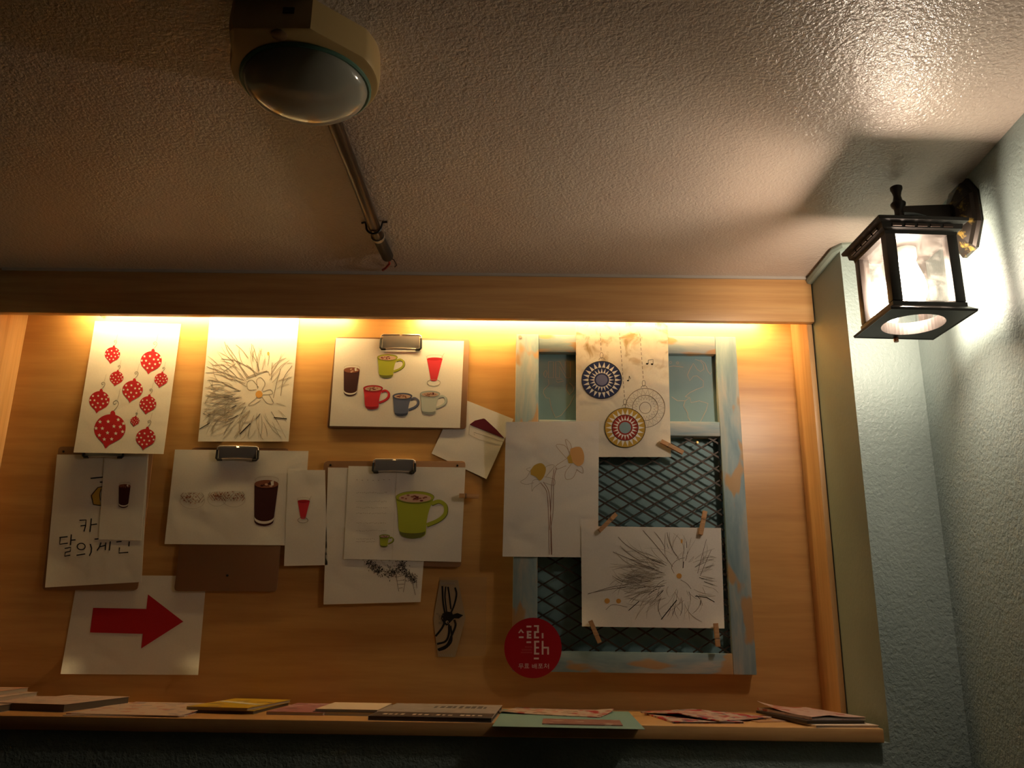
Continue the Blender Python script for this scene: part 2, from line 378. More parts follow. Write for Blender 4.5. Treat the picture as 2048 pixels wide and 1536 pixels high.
# conduit, its clip, end sleeve and the red wire
cp = thing('ceiling_conduit', 'dark metal conduit running along the ceiling from the lamp to the valance', 'pipe', (-.285, 1.07, ZC-.024))
zz = ZC-.0125
tube('pipe', [(-.288, 1.075, zz), (-.283, 1.3, zz), (-.280, 1.545, zz)], .0115, plain('brown_black_conduit', (.05, .028, .016), .28, .6), cp, 16)
tube('end_sleeve', [(-.280, 1.535, zz), (-.2745, 1.625, zz), (-.2742, 1.631, zz)], [.0118, .0122, .0095], RUBBER, cp, 16)
tube('retaining_ring', [(-.2806, 1.528, zz), (-.2803, 1.537, zz)], .0135, plain('dull_steel', (.4, .36, .3), .4, .8), cp, 16)
bm = bmesh.new(); pts = [(-.2815+.0145*math.cos(a), 1.49, zz+.0145*math.sin(a)) for a in [math.radians(180+i*18) for i in range(11)]]
pts = [(-.306, 1.494, ZC-.003), (-.298, 1.49, ZC-.003)]+pts+[(-.265, 1.49, ZC-.003), (-.256, 1.488, ZC-.003)]
tube_into(bm, pts, .0022, 6); from_bm('saddle_clip', bm, BLACKM, cp, True)
W0 = Vector((-.2745, 1.628, zz))
def wire(name, pts, r, mat, seg): return tube(name, [W0+Vector(p_) for p_ in pts], r, mat, cp, seg)
wr = wire('red_wire', [(0, 0, 0), (.001, .024, -.004), (-.012, .050, -.004), (-.022, .076, .004), (-.024, .092, .010)], .0024, plain('red_wire_insulation', (.30, .02, .015), .5), 8)
wr['label'] = 'short red wire leaving the conduit end'
wire('loose_wire', [(0, 0, 0), (.010, .02, .003), (.012, .05, .004), (.004, .075, .011)], .0012, BLACKM, 6)

# little green wire end below the valance
p = onY(206, 630, YB-.006)
g = tube('wire_end', [(.002, .004, .045), (.003, .002, .02), (0, 0, .004), (-.003, -.001, -.004)], .0028, plain('green_wire_insulation', (.10, .16, .11), .5), None, 8)
g.location = p; solo(g, 'short green wire end poking out below the valance by the ornaments', 'wire')

# ------------------------------------------------------------------ sheets and prints
def lift(quad, bow, curls):
    """how far (metres) the sheet stands off its plane at u, v"""
    def f(u, v):
        d = bow*max(v, 0)**2
        for (cu, cv, amt, rad) in curls:
            e = 1-math.hypot(u-cu, v-cv)/rad
            if e > 0: d += amt*e*e
        return d
    return f
def sheet_mesh(name, quad, Y, mat, parent, curls=(), th=.0004, n=14, bow=0):
    """quad = pixel corners TL, TR, BR, BL on the plane y = Y; curls lift chosen corners off the wall"""
    c = [Vector(q) for q in quad]; bm = bmesh.new(); gf = []; gb = []; fl = lift(quad, bow, curls)
    for j in range(n+1):
        v = j/n; ra, rb = [], []
        for i in range(n+1):
            u = i/n; q = c[0].lerp(c[1], u).lerp(c[3].lerp(c[2], u), v)
            p = onY(q.x, q.y, Y-fl(u, v)); ra.append(bm.verts.new(p)); rb.append(bm.verts.new(p+Vector((0, th, 0))))
        gf.append(ra); gb.append(rb)
    for j in range(n):
        for i in range(n):
            bm.faces.new((gf[j][i], gf[j+1][i], gf[j+1][i+1], gf[j][i+1])); bm.faces.new((gb[j][i], gb[j][i+1], gb[j+1][i+1], gb[j+1][i]))
    for i in range(n):
        bm.faces.new((gf[0][i], gf[0][i+1], gb[0][i+1], gb[0][i])); bm.faces.new((gf[n][i+1], gf[n][i], gb[n][i], gb[n][i+1]))
        bm.faces.new((gf[i+1][0], gf[i][0], gb[i][0], gb[i+1][0])); bm.faces.new((gf[i][n], gf[i+1][n], gb[i+1][n], gb[i][n]))
    return from_bm(name, bm, mat, parent, True)

BOWS = {}
class Print:
    """flat print or drawing on a sheet: shapes are given in photo pixels and laid on the sheet's plane"""
    def __init__(s, name, root, Y, label=None):
        s.bow = BOWS.get(root.name)
        s.name, s.root, s.Y, s.label = name, root, Y, label; s.bm = bmesh.new(); s.m = []; s.k = 0
    def face(s, pts, mat, lay):
        if mat not in s.m: s.m.append(mat)
        Y = s.Y-.0004-lay*.00012-s.k*1.5e-7; s.k += 1; d = s.bow or (lambda x, y: 0)
        f = s.bm.faces.new([s.bm.verts.new(onY(x, y, Y-d(x, y))) for x, y in pts]); f.material_index = s.m.index(mat)
    def poly(s, pts, mat, lay=0): s.face(pts, mat, lay); return s
    def ell(s, x, y, rx, ry, mat, lay=0, n=28, rot=0, a0=0, a1=2*math.pi):
        full = abs(a1-a0-2*math.pi) < 1e-6; pts = []
        for i in range(n if full else n+1):
            a = a0+(a1-a0)*i/n; u, v = rx*math.cos(a), ry*math.sin(a)
            pts.append((x+u*math.cos(rot)-v*math.sin(rot), y+u*math.sin(rot)+v*math.cos(rot)))
        s.face(pts, mat, lay); return s
    def line(s, pts, wd, mat, lay=0, closed=False):
        P = [Vector(p) for p in pts]; P = P+[P[0]] if closed else P; n = len(P); L, R_ = [], []
        for i, p in enumerate(P):
            if closed and i in (0, n-1): t = P[1]-P[n-2]
            else: t = P[min(i+1, n-1)]-P[max(i-1, 0)]
            t = t.normalized() if t.length > 0 else Vector((1, 0)); q = Vector((-t.y, t.x))*((wd[i] if isinstance(wd, list) else wd)/2)
            L.append(p+q); R_.append(p-q)
        for i in range(n-1): s.face([L[i], L[i+1], R_[i+1], R_[i]], mat, lay)
        return s
    def ring(s, x, y, rx, ry, wd, mat, lay=0, n=28, a0=0, a1=2*math.pi):
        full = abs(a1-a0-2*math.pi) < 1e-6
        pts = [(x+rx*math.cos(a0+(a1-a0)*i/n), y+ry*math.sin(a0+(a1-a0)*i/n)) for i in range(n if full else n+1)]
        return s.line(pts, wd, mat, lay, full)
    def star(s, x, y, r, mat, lay=1, tips=5, inner=.45, rot=-math.pi/2, sy=1):
        s.face([(x+(r if i % 2 == 0 else r*inner)*math.cos(rot+math.pi*i/tips), y+sy*(r if i % 2 == 0 else r*inner)*math.sin(rot+math.pi*i/tips)) for i in range(2*tips)], mat, lay); return s
    def end(s):
        # keep the winding as drawn but make every face look at the room
        for f in s.bm.faces:
            f.normal_update()
            if f.normal.y > 0: f.normal_flip()
        off = wloc(s.root); bmesh.ops.translate(s.bm, verts=s.bm.verts[:], vec=-off)
        me = bpy.data.meshes.new(s.name); s.bm.to_mesh(me); s.bm.free()
        for m_ in s.m: me.materials.append(m_)
        o = link(s.name, me, s.root)
        if s.label: o['label'] = s.label
        return o

def sheet(name, label, quad, Y, mat=PAPER, group=None, cat='drawing', **k):
    base = onY((quad[2][0]+quad[3][0])/2, (quad[2][1]+quad[3][1])/2, Y)
    t = thing(name, label, cat, base, group); sheet_mesh('sheet', quad, Y, mat, t, **k)
    if k.get('bow'):
        yt, yb = (quad[0][1]+quad[1][1])/2, (quad[2][1]+quad[3][1])/2
        BOWS[t.name] = lambda x, y: k['bow']*max(0, (y-yt)/(yb-yt))**2
    return t
def smooth(pts, n=6):
    """Catmull-Rom through the points"""
    P = [Vector(p) for p in pts]; P = [P[0]*2-P[1]]+P+[P[-1]*2-P[-2]]; o = []
    for i in range(1, len(P)-2):
        for k in range(n):
            t = k/n; a, b_, c_, d = P[i-1], P[i], P[i+1], P[i+2]
            o.append(.5*((2*b_)+(c_-a)*t+(2*a-5*b_+4*c_-d)*t*t+(3*b_-a-3*c_+d)*t**3))
    o.append(P[-2]); return [tuple(v) for v in o]

Yb1, Yb2, Yb3 = YB-.0012, YB-.0022, YB-.0055

# --- red ornament drawing
Yo = YB-.0015
t = sheet('ornament_drawing', 'white sheet printed with ten red starry Christmas ornaments', [(190, 642), (362, 648), (327, 908), (147, 905)], Yo, bow=.0175, n=20)
C1 = crop(0, 540, 3.657)
rel = [(-.20, -.48), (.41, -.68), (-.71, -.40), (.85, -.48), (.22, -.22), (.63, -.24), (-.48, 0), (-.10, .24), (.43, .22), (-.58, .46), (.24, .61), (-.22, .68), (-.95, .04), (.90, .05)]
for x, y, r in ((822, 618, 56), (1105, 668, 77), (852, 790, 50), (1178, 801, 49), (969, 880, 74), (726, 957, 74), (1081, 982, 61), (803, 1165, 114), (986, 1105, 33), (1065, 1230, 71)):
    (x, y), = C1((x, y)); r /= 3.657
    p = Print('printed_ornament', t, Yo)
    ax = Vector((-.2, 1)).normalized(); bx = Vector((1, .12)).normalized()
    T = lambda u, v: tuple(Vector((x, y))+bx*u*r+ax*v*r)
    body = [T(math.cos(a), -.05+.93*math.sin(a)) for a in [math.radians(40-i*260/26) for i in range(27)]]
    body += [T(-.45, .80), T(-.22, .98), T(-.02, 1.26), T(.16, 1.0), T(.42, .82)]
    p.poly(body, RED); p.ell(*T(0, -.98), r*.17, r*.24, RED, 0, 12)
    for u, v in rel:
        if abs(u) > .8: u *= .93
        p.star(*T(u, v), r*(.13 if r > 25 else .135), WHITE, 2)
    p.line(smooth([T(.0, -1.2), T(.18, -1.5), T(.22, -1.75), T(.05, -1.9), T(-.12, -1.75), T(0, -1.62), T(.08, -1.74)], 5), .9, GREY)
    p.line([T(.12, -1.95), T(.16, -2.7)], .5, GREYL)
    p.end()

# --- pencil grass with a flower
def grass(p, cx, cy, inside, seed, n, rmax, w0, squash=1.0):
    """loose pencil blades: thin two-sided leaves fanning out round a flower, thickest to the left"""
    rd = random.Random(seed)
    for i in range(n):
        a = rd.uniform(0, 2*math.pi); left = rd.random() < .42
        if left: a = math.pi+rd.gauss(-.1, .42)
        r0 = (rd.uniform(.22, .75) if left else rd.uniform(.25, .62))*rmax; r1 = min(rmax*1.15, r0+rd.uniform(.12, .55)*rmax); bend = rd.uniform(-.3, .3); tilt = rd.gauss(0, .16)
        pts = []
        for k in range(6):
            f = k/5; r = r0+(r1-r0)*f; aa = a+bend*(f*f-.3)*.7+tilt*(1-f)
            q = (cx+r*math.cos(aa), cy+r*math.sin(aa)*squash)
            if not inside(*q): break
            pts.append(q)
        if len(pts) < 3: continue
        wd = w0*rd.choice((.4, .5, .6, .7)); m_ = rd.choice((GREY, GREYL, GREYL, GREYL, GREYL))
        p.line(pts, [wd*.6]+[wd]*(len(pts)-2)+[wd*.3], m_)
        if rd.random() < .5:
            n_ = len(pts)-1; sg = rd.choice((-1, 1))*rd.uniform(1.2, 3)
            p.line([(x+sg*math.sin(math.pi*j/n_)*.6, y+sg*math.sin(math.pi*j/n_)) for j, (x, y) in enumerate(pts)], wd*.7, m_)
        if rd.random() < .10: p.line(pts[:3], wd*1.4, INK)
def inquad(quad, mgn):
    def f(x, y):
        s_ = []
        for i in range(4):
            x0, y0 = quad[i]; x1, y1 = quad[(i+1) % 4]
            d = ((x1-x0)*(y-y0)-(y1-y0)*(x-x0))/math.hypot(x1-x0, y1-y0); s_.append(d)
        return min(s_) > mgn
    return f
Q = [(420, 629), (599, 629), (577, 883), (396, 883)]; Yg = Yb2
t = sheet('grass_drawing', 'pencil drawing of grass around one orange-centred flower in the strip light', Q, Yg, bow=.006)
C3 = crop(380, 600, 4.8)
Ygp = Yg-.0002
p = Print('pencil_grass', t, Yg)
iq = inquad(Q, 3)
grass(p, 519, 790, lambda x, y: iq(x, y) and y > 690+abs(x-470)*.1, 5, 190, 140, 1.35)
for pl in ([(330, 400), (370, 500), (460, 610), (545, 740)], [(350, 430), (430, 540), (490, 640), (560, 735)], [(590, 420), (600, 520), (640, 600), (660, 690)], [(600, 430), (630, 520), (665, 680)], [(320, 690), (440, 610)], [(540, 760), (640, 720), (740, 685), (765, 720)], [(540, 745), (640, 705), (740, 680)], [(440, 430), (500, 480), (560, 560)], [(790, 600), (780, 770)], [(870, 660), (830, 800), (800, 940)], [(980, 630), (900, 750), (870, 920)], [(160, 640), (300, 690), (520, 770)], [(150, 700), (330, 700), (540, 830)], [(300, 565), (460, 590), (640, 700)]):
    p.line(smooth(C3(*pl), 4), 1.0, GREY)
p.line(C3((480, 1285), (580, 1185)), 2.2, INK); p.line(C3((90, 1240), (190, 1180)), 1.6, INK); p.line(C3((805, 1128), (930, 1140)), 2.0, INK); p.end()
p = Print('pencil_flower', t, Yg)
for pl in ([(640, 860), (560, 860), (550, 790), (600, 770), (660, 840)], [(650, 850), (640, 770), (680, 745), (720, 800), (690, 870)], [(700, 880), (770, 860), (790, 900), (700, 910)], [(690, 930), (740, 990), (800, 990), (760, 910)], [(640, 940), (560, 1010), (620, 1000), (680, 960)]):
    p.line(smooth(C3(*pl), 5), .9, GREY)
(fx, fy), = C3((663, 905)); p.ell(fx, fy, 7, 7.3, ORN, 1); p.end(); p = Print('pencil_flower', t, Yg); (fx, fy), = C3((752, 515)); p.ell(fx, fy, 2.4, 4, ORN, 1, 10); p.end()

# --- clipboards
def clipboard(label, quad, clip, Y, tb=.003, pins=()):
    """quad: board corners in pixels; clip: (x0, x1, y0, y1); Y = board's front face"""
    base = onY((quad[2][0]+quad[3][0])/2, (quad[2][1]+quad[3][1])/2, Y)
    t = thing('clipboard', label, 'clipboard', base)
    c = [onY(*q, Y) for q in quad]; poly = []
    for i in range(4):                                        # rounded corners
        a, b_, d = c[i-1], c[i], c[(i+1) % 4]; u = (a-b_).normalized(); v = (d-b_).normalized(); r_ = .008
        for k in range(5):
            s_ = k/4; q = b_+u*r_*(1-s_)**2+v*r_*s_**2; poly.append((q.x, q.z))
    prism('board', poly, Y, Y+tb, HARD, t, 'y', .0006)
    for px, py in pins:
        pq = onY(px, py, Y); bm = bmesh.new(); tube_into(bm, [(pq.x, Y+.0005, pq.z), (pq.x, Y-.0012, pq.z), (pq.x, Y-.0016, pq.z)], [.0024, .0024, .0012], 10); from_bm('nail_head', bm, BLACKM, t, True)
    x0, x1, y0, y1 = clip; a = onY(x0, y1, Y-.004); b_ = onY(x1, y0, Y-.004); xm = (a.x+b_.x)/2; W = (b_.x-a.x)/2; zt, zl = b_.z, a.z
    # sprung steel plate with a rolled top edge, rubber corners and a wire loop
    bm = bmesh.new(); prof = [(Y-.0012, zt-.002), (Y-.006, zt), (Y-.0085, zt-.004), (Y-.0075, zt-.009), (Y-.0035, zl+.005), (Y-.0022, zl+.003)]
    th = .0009
    A = [[bm.verts.new((xm+sx*(W-.004), y, z)) for y, z in prof] for sx in (-1, 1)]
    B = [[bm.verts.new((xm+sx*(W-.004), y+th, z-th*.3)) for y, z in prof] for sx in (-1, 1)]
    for k in range(len(prof)-1):
        bm.faces.new((A[0][k], A[1][k], A[1][k+1], A[0][k+1])); bm.faces.new((B[0][k], B[0][k+1], B[1][k+1], B[1][k]))
        for s_ in (0, 1): bm.faces.new((A[s_][k], A[s_][k+1], B[s_][k+1], B[s_][k]))
    for k in (0, len(prof)-1): bm.faces.new((A[0][k], A[1][k], B[1][k], B[0][k]))
    pl = from_bm('clip_plate', bm, CHROME, t, True); pl['label'] = 'chrome sprung clip plate'
    bm = bmesh.new(); tube_into(bm, [(xm-W, Y-.006, zt-.010), (xm-W+.001, Y-.0075, zt-.004), (xm-W+.005, Y-.0085, zt-.0015), (xm-.003, Y-.0088, zt-.001)], .0015, 8)
    tube_into(bm, [(xm+.003, Y-.0088, zt-.001), (xm+W-.005, Y-.0085, zt-.0015), (xm+W-.001, Y-.0075, zt-.004), (xm+W, Y-.006, zt-.010)], .0015, 8)
    tube_into(bm, [(xm-W+.008, Y-.0050, zl+.0020), (xm, Y-.0056, zl+.0032), (xm+W-.008, Y-.0050, zl+.0020)], .0014, 8)
    from_bm('wire_loop', bm, CHROME, pl, True)
    for s_ in (-1, 1):
        bm = bmesh.new(); tube_into(bm, [(xm+s_*W, Y-.006, zt-.009), (xm+s_*W, Y-.0055, zl+.004), (xm+s_*(W-.003), Y-.005, zl+.001), (xm+s_*(W-.012), Y-.0045, zl+.001)], [.0024, .0028, .0030, .0026], 8)
        g_ = from_bm('rubber_grip', bm, RUBBER, pl, True); g_['label'] = 'black rubber corner grip'
    return t

# arrow sheet (behind the two lower clipboards)
Y = Yb1-.0004
t = sheet('arrow_sign', 'white sheet with a big dark red arrow hanging below the handwritten clipboard', [(156, 1150), (413, 1152), (396, 1350), (121, 1348)], Y, PAPER, cat='sign', n=22, curls=((0, 1, .026, .20), (1, 1, .032, .24)))
CA = crop(0, 860, 2.845)
p = Print('printed_arrow', t, Y); p.poly(CA((530, 1012), (833, 1018), (842, 935), (1043, 1090), (803, 1243), (812, 1160), (512, 1152)), RED); p.end()

# clipboard with the handwriting
YA = YB-.0055
clipboard('brown clipboard under the ornament drawing, holding the handwritten sheet', [(117, 893), (307, 895), (275, 1180), (84, 1180)], (166, 250, 888, 915), YA, pins=((127, 903),))
Y = YA-.0010
t = sheet('handwritten_sheet', 'white sheet with black brush handwriting and a yellow moon corner', [(114, 909), (297, 909), (283, 1164), (90, 1175)], Y, PAPERC, cat='paper', curls=((0, 1, .004, .3),))
HW = ([(452, 514), (490, 512), (487, 545), (478, 578)], [(458, 546), (486, 542)], [(520, 503), (516, 545), (512, 580)], [(516, 540), (552, 535)],
           [(338, 612), (385, 607)], [(343, 612), (340, 650), (386, 644)], [(406, 594), (401, 655)], [(403, 627), (430, 625)], [(368, 674), (403, 668), (400, 690), (372, 696), (368, 718), (400, 712)],
           [(435, 713), (485, 705)], [(513, 648), (521, 672), (519, 695), (508, 716)], [(538, 621), (562, 619)], [(575, 640), (566, 665), (552, 686)], [(568, 664), (598, 657)], [(602, 640), (599, 684)], [(628, 634), (622, 686)],
           [(662, 637), (692, 634)], [(736, 634), (733, 662)], [(680, 668), (677, 700), (730, 696)], [(515, 275), (590, 268)], [(568, 297), (590, 296)])
for i0, i1 in ((0, 4), (4, 9), (9, 11), (11, 16), (16, 19), (19, 21)):          # one part for each written syllable
    p = Print('written_syllable', t, Y)
    for pl in HW[i0:i1]: p.line(CA(*pl), 2.3, INK)
    if i0 == 9: (ex, ey), = CA((462, 663)); p.ring(ex, ey, 8, 6.5, 2.1, INK, 0, 18)
    p.end()
p = Print('moon_drawing', t, Y); p.poly(CA((520, 372), (557, 327), (582, 322), (570, 350), (566, 395), (575, 430), (532, 424)), YEL); p.line(CA((582, 322), (557, 327), (520, 372), (532, 424), (585, 432)), 1.6, INK, 1); p.line(smooth(CA((576, 335), (568, 362), (570, 400))), 1.3, INK, 1); p.end()
Y -= .0009
t = sheet('narrow_slip', 'narrow white slip with one small dark chocolate glass', [(209, 908), (296, 908), (282, 1081), (197, 1079)], Y, PAPERC, cat='paper')

def choc_glass(t, Y, x, y, wd, ht):
    """tall glass of dark chocolate: centre top x, y; width, height in pixels, leaning a little"""
    p = Print('printed_glass', t, Y); ry = wd*.17; sh = -.07*ht
    B = [(x-wd/2, y), (x+wd/2, y)]
    p.ring(x+.01*ht, y-.2*ht*.5, wd*.49, ry*.9, .5, GREYL)
    bot = lambda f, k, r: [(x+sh*f+wd*k*math.cos(a), y+ht*f+ry*r*math.sin(a)) for a in [math.pi-math.pi*i/14 for i in range(15)]]
    p.poly([(x-wd/2, y)]+bot(.92, .40, 1.3)+[(x+wd/2, y)], CHOC)
    p.poly(bot(.80, .415, 1.3)+bot(.865, .405, 1.3)[::-1], WHITE, 1)
    p.ell(x, y, wd/2, ry, BROWN, 2)
    rd = random.Random(int(x))
    for i in range(9):
        a, q = rd.uniform(0, 6.3), rd.uniform(.1, .8); p.ell(x+wd*.45*q*math.cos(a), y+ry*q*math.sin(a), wd*.07, ry*.25, rd.choice((CREAMP, CHOC, BROWN)), 3, 8)
    p.poly([(x+wd*.17, y-ry*.6), (x+wd*.30, y-ry*.9), (x+wd*.30, y+ry*.3), (x+wd*.2, y+ry*.4)], WHITE, 4)
    p.end()
def mug(t, Y, x, y, wd, ht, col, dark, parent_seed=0):
    """mug: rim centre x, y, rim width, height"""
    p = Print('printed_mug', t, Y); ry = wd*.155
    L = smooth([(x-wd/2, y), (x-wd*.46, y+ht*.28), (x-wd*.44, y+ht*.55), (x-wd*.42, y+ht*.8), (x-wd*.30, y+ht*.95), (x-wd*.08, y+ht*1.0)], 4)
    R_ = smooth([(x+wd*.14, y+ht*.99), (x+wd*.27, y+ht*.9), (x+wd*.30, y+ht*.62), (x+wd*.36, y+ht*.34), (x+wd*.5, y)], 4)
    hd = smooth([(x+wd*.42, y+ht*.16), (x+wd*.62, y+ht*.10), (x+wd*.78, y+ht*.20), (x+wd*.78, y+ht*.40), (x+wd*.60, y+ht*.56), (x+wd*.30, y+ht*.68)], 5)
    p.line([(a+1, b_+1) for a, b_ in hd], wd*.10, dark); p.line(hd, wd*.095, col, 1)
    p.poly(L+R_, col, 2)
    bt = [(x-wd*.07+wd*.33*math.cos(a), y+ht*.86+ht*.15*math.sin(a)) for a in [math.pi-math.pi*i/16 for i in range(17)]]
    p.poly(bt+[(x-wd*.07+wd*.33*math.cos(a), y+ht*.82+ht*.06*math.sin(a)) for a in [math.pi*i/16 for i in range(17)]], dark, 3)
    p.ell(x, y, wd*.5, ry, col, 4); p.ell(x, y+ry*.15, wd*.42, ry*.72, CREAMP, 5)
    rd = random.Random(int(x+y))
    for i in range(16):
        a, q = rd.uniform(0, 6.3), rd.uniform(.1, .85); p.ell(x+wd*.4*q*math.cos(a), y+ry*.15+ry*.66*q*math.sin(a), wd*rd.uniform(.02, .06), ry*.13, rd.choice((BROWN, BROWN, MAROON)), 6, 8)
    p.ring(x, y, wd*.5, ry, .7, dark, 7, 28)
    p.end()
def pink_glass(t, Y, x, y, wd, ht):
    p = Print('printed_glass', t, Y); ry = wd*.10
    p.poly([(x-wd/2, y), (x-wd*.20-.04*ht, y+ht)]+[(x-.04*ht+wd*.20*math.cos(a), y+ht+ry*.7*math.sin(a)) for a in [math.pi-math.pi*i/8 for i in range(9)]]+[(x+wd/2, y)], PINK)
    p.ell(x, y, wd/2, ry, RED, 1); p.ring(x, y-ht*.11, wd*.52, ry*1.2, .5, GREYL)
    p.line([(x-wd/2, y), (x-wd*.52, y-ht*.11)], .5, GREYL); p.line([(x+wd/2, y), (x+wd*.52, y-ht*.11)], .5, GREYL)
    p.line([(x+wd*.38, y), (x+wd*.62, y-ht*.28)], .7, GREYL)
    p.ring(x-.05*ht, y+ht*1.13, wd*.42, ht*.16, .8, GREY); p.end()
choc_glass(t, Y, 249.5, 972, 23.5, 42)

# clipboard with waffles
YW = YB-.0050
clipboard('brown upright clipboard showing bare board below the waffle sheet', [(383, 895), (578, 897), (553, 1183), (348, 1182)], (433, 518, 893, 920), YW, pins=((455, 1151),))
Y = YW-.0010
t = sheet('waffle_sheet', 'white sheet with sketched waffles and a tall dark chocolate glass', [(350, 899), (617, 902), (604, 1091), (329, 1088)], Y, PAPERC, cat='drawing', curls=((.75, 1, .003, .25),))
CB = crop(310, 870, 4.151)
for (wx, wy, rx_, ry_) in ((310, 520, 105, 68), (515, 510, 80, 60), (655, 510, 95, 65)):
    (wx, wy), = CB((wx, wy)); rx_, ry_ = rx_/4.151, ry_/4.151
    p = Print('printed_waffle', t, Y); rd = random.Random(int(wx)); p.ring(wx, wy+ry_*.35, rx_*.98, ry_*1.0, .5, GREYL)
    for sg in (-1, 1):                                     # sketched grid of pockets
        for k in range(-5, 6):
            pts = [(wx+rx_*(k*.26+sg*f*.55), wy+ry_*f) for f in (-1, -.6, -.2, .2, .6, 1)]
            pts = [q for q in pts if ((q[0]-wx)/rx_)**2+((q[1]-wy)/ry_)**2 < .95]
            for q0, q1 in zip(pts, pts[1:]):
                if rd.random() < .8: p.line([q0, q1], rd.uniform(.6, 1.3), rd.choice((BROWN, CREAMP, GREYL, GREYL)), 1)
    for k in range(18):
        a_, r_ = rd.uniform(0, 6.3), rd.uniform(.1, .8); p.ell(wx+rx_*r_*math.cos(a_), wy+ry_*r_*math.sin(a_), 1.6, 1.1, rd.choice((BROWN, BROWN, CREAMP)), 2, 7)
    p.end()
choc_glass(t, Y, 533, 968, 48, 80)
Y -= .0010
t = sheet('narrow_slip', 'narrow white slip with one small red drink glass, beside the waffle sheet', [(576, 940), (650, 940), (655, 1130), (568, 1132)], Y, PAPERC, cat='paper')
pink_glass(t, Y, 607.5, 1002, 24.5, 34)

# clipboard with the cups
YD = YB-.0050
clipboard('brown clipboard lying sideways that holds the sheet of six drinks', [(671, 674), (939, 677), (932, 858), (653, 856)], (761, 843, 670, 699), YD)
Y = YD-.0010
t = sheet('cups_sheet', 'creased white sheet printed with four coloured mugs and two glasses', [(672, 676), (928, 682), (920, 856), (659, 852)], Y, PAPERC, cat='drawing')
CD = crop(630, 640, 4.517)
def at(f, x, y): return f((x, y))[0]
choc_glass(t, Y, *at(CD, 332, 452), 32, 49); pink_glass(t, Y, *at(CD, 1082, 352), 31, 42)
GD = plain('dark_olive_print', (.13, .14, .03), .7, 0, .2)
mug(t, Y, *at(CD, 655, 338), 40.5, 41, GREEN, GD)
mug(t, Y, *at(CD, 525, 617), 39, 42, PINK, plain('dark_red_print', (.25, .01, .02), .7, 0, .2))
mug(t, Y, *at(CD, 790, 687), 39, 40, BLUEP, plain('dark_slate_print', (.04, .05, .09), .7, 0, .2))
mug(t, Y, *at(CD, 1040, 668), 39.5, 41, PALEB, plain('grey_blue_print', (.24, .25, .25), .7, 0, .2))

# cake slice card
Y = Yb2
t = sheet('cake_card', 'tilted white card with a maroon cake slice, partly behind a clipboard', [(916, 794), (1027, 838), (973, 958), (863, 907)], Y, PAPER, cat='paper', curls=((1, 1, .003, .3),))
p = Print('printed_cake', t, Y)
p.poly(CD((1395, 945), (1445, 908), (1520, 890), (1535, 893), (1640, 990), (1715, 1072), (1560, 1010)), MAROON)
p.line(CD((1395, 950), (1390, 1035), (1480, 1080), (1700, 1140), (1712, 1078)), .8, GREYL); p.line(CD((1440, 1040), (1435, 1015), (1700, 1100)), .7, GREY); p.line(CD((1400, 962), (1560, 1020), (1700, 1075)), .8, GREYL); p.end()

# clipboard with folded menu and mug
YC = YB-.0060
clipboard('brown clipboard lying sideways behind the big green mug sheet', [(648, 922), (931, 922), (922, 1134), (631, 1129)], (746, 831, 919, 945), YC, pins=((661, 930), (915, 931)))
Y = YC-.0010
t = sheet('sheep_sketch', 'white upright sheet whose black woolly animal sketch shows below the mug sheet', [(656, 935), (862, 938), (841, 1204), (647, 1209)], Y, PAPER, cat='drawing')
CC = crop(630, 880, 3.338)
p = Print('ink_scribble', t, Y); rd = random.Random(8)
arc = smooth(CC((350, 805), (385, 850), (430, 885), (500, 893), (560, 880), (580, 820), (600, 880), (640, 925), (670, 940)), 8)
for i in range(620):
    ax_, ay_ = rd.choice(arc); dx, dy = rd.gauss(0, 4), rd.gauss(-3, 5)
    if ay_+dy < 1112: continue
    p.line([(ax_+dx, ay_+dy), (ax_+dx+rd.uniform(-3, 3), ay_+dy+rd.uniform(-2, 4))], 1.1, rd.choice((INK, INK, GREY)))
for i in range(120):
    qx, qy = rd.uniform(365, 560), rd.uniform(790, 880)
    if (qx-460)**2/110**2+(qy-800)**2/90**2 < 1: q0, = CC((qx, qy)); p.line([q0, (q0[0]+rd.uniform(-2, 2), q0[1]+rd.uniform(0, 3))], .6, GREY)
for pl in ([(540, 890), (550, 960), (560, 1010)], [(605, 900), (600, 960), (590, 1015)], [(650, 930), (660, 990), (670, 1035)], [(675, 930), (680, 990)], [(545, 915), (590, 905)], [(548, 940), (590, 935)], [(552, 965), (595, 962)], [(560, 990), (585, 985)]):
    p.line(CC(*pl), .9, GREY)
p.end()
Y -= .0012
t = sheet('folded_menu', 'folded white sheet with a big green mug and faint dotted writing', [(697, 932), (931, 935), (922, 1124), (687, 1118)], Y, PAPERC, cat='drawing')
p = Print('fold_line', t, Y); p.line(CC((545, 215), (515, 800)), .8, plain('fold_shade', (.62, .57, .5), .9)); p.end()
rd = random.Random(3)
for j, yy in enumerate((268, 352, 410, 452, 490, 555, 605, 660, 680)):
    x_ = 280; p = Print('dotted_line', t, Y)
    while x_ < (520 if yy < 300 else 480 if yy < 560 else 400 if yy > 640 else 480):
        q0, = CC((x_, yy+rd.uniform(-3, 3))); p.ell(*q0, 1.0, .7, GREYL if yy > 300 else GREY, 0, 6); x_ += rd.uniform(8, 15) if yy > 300 else 36
    p.end()
mug(t, Y, *at(CC, 668, 382), 77, 82, GREEN, GD); mug(t, Y, *at(CC, 465, 642), 21, 22, GREEN, GD)

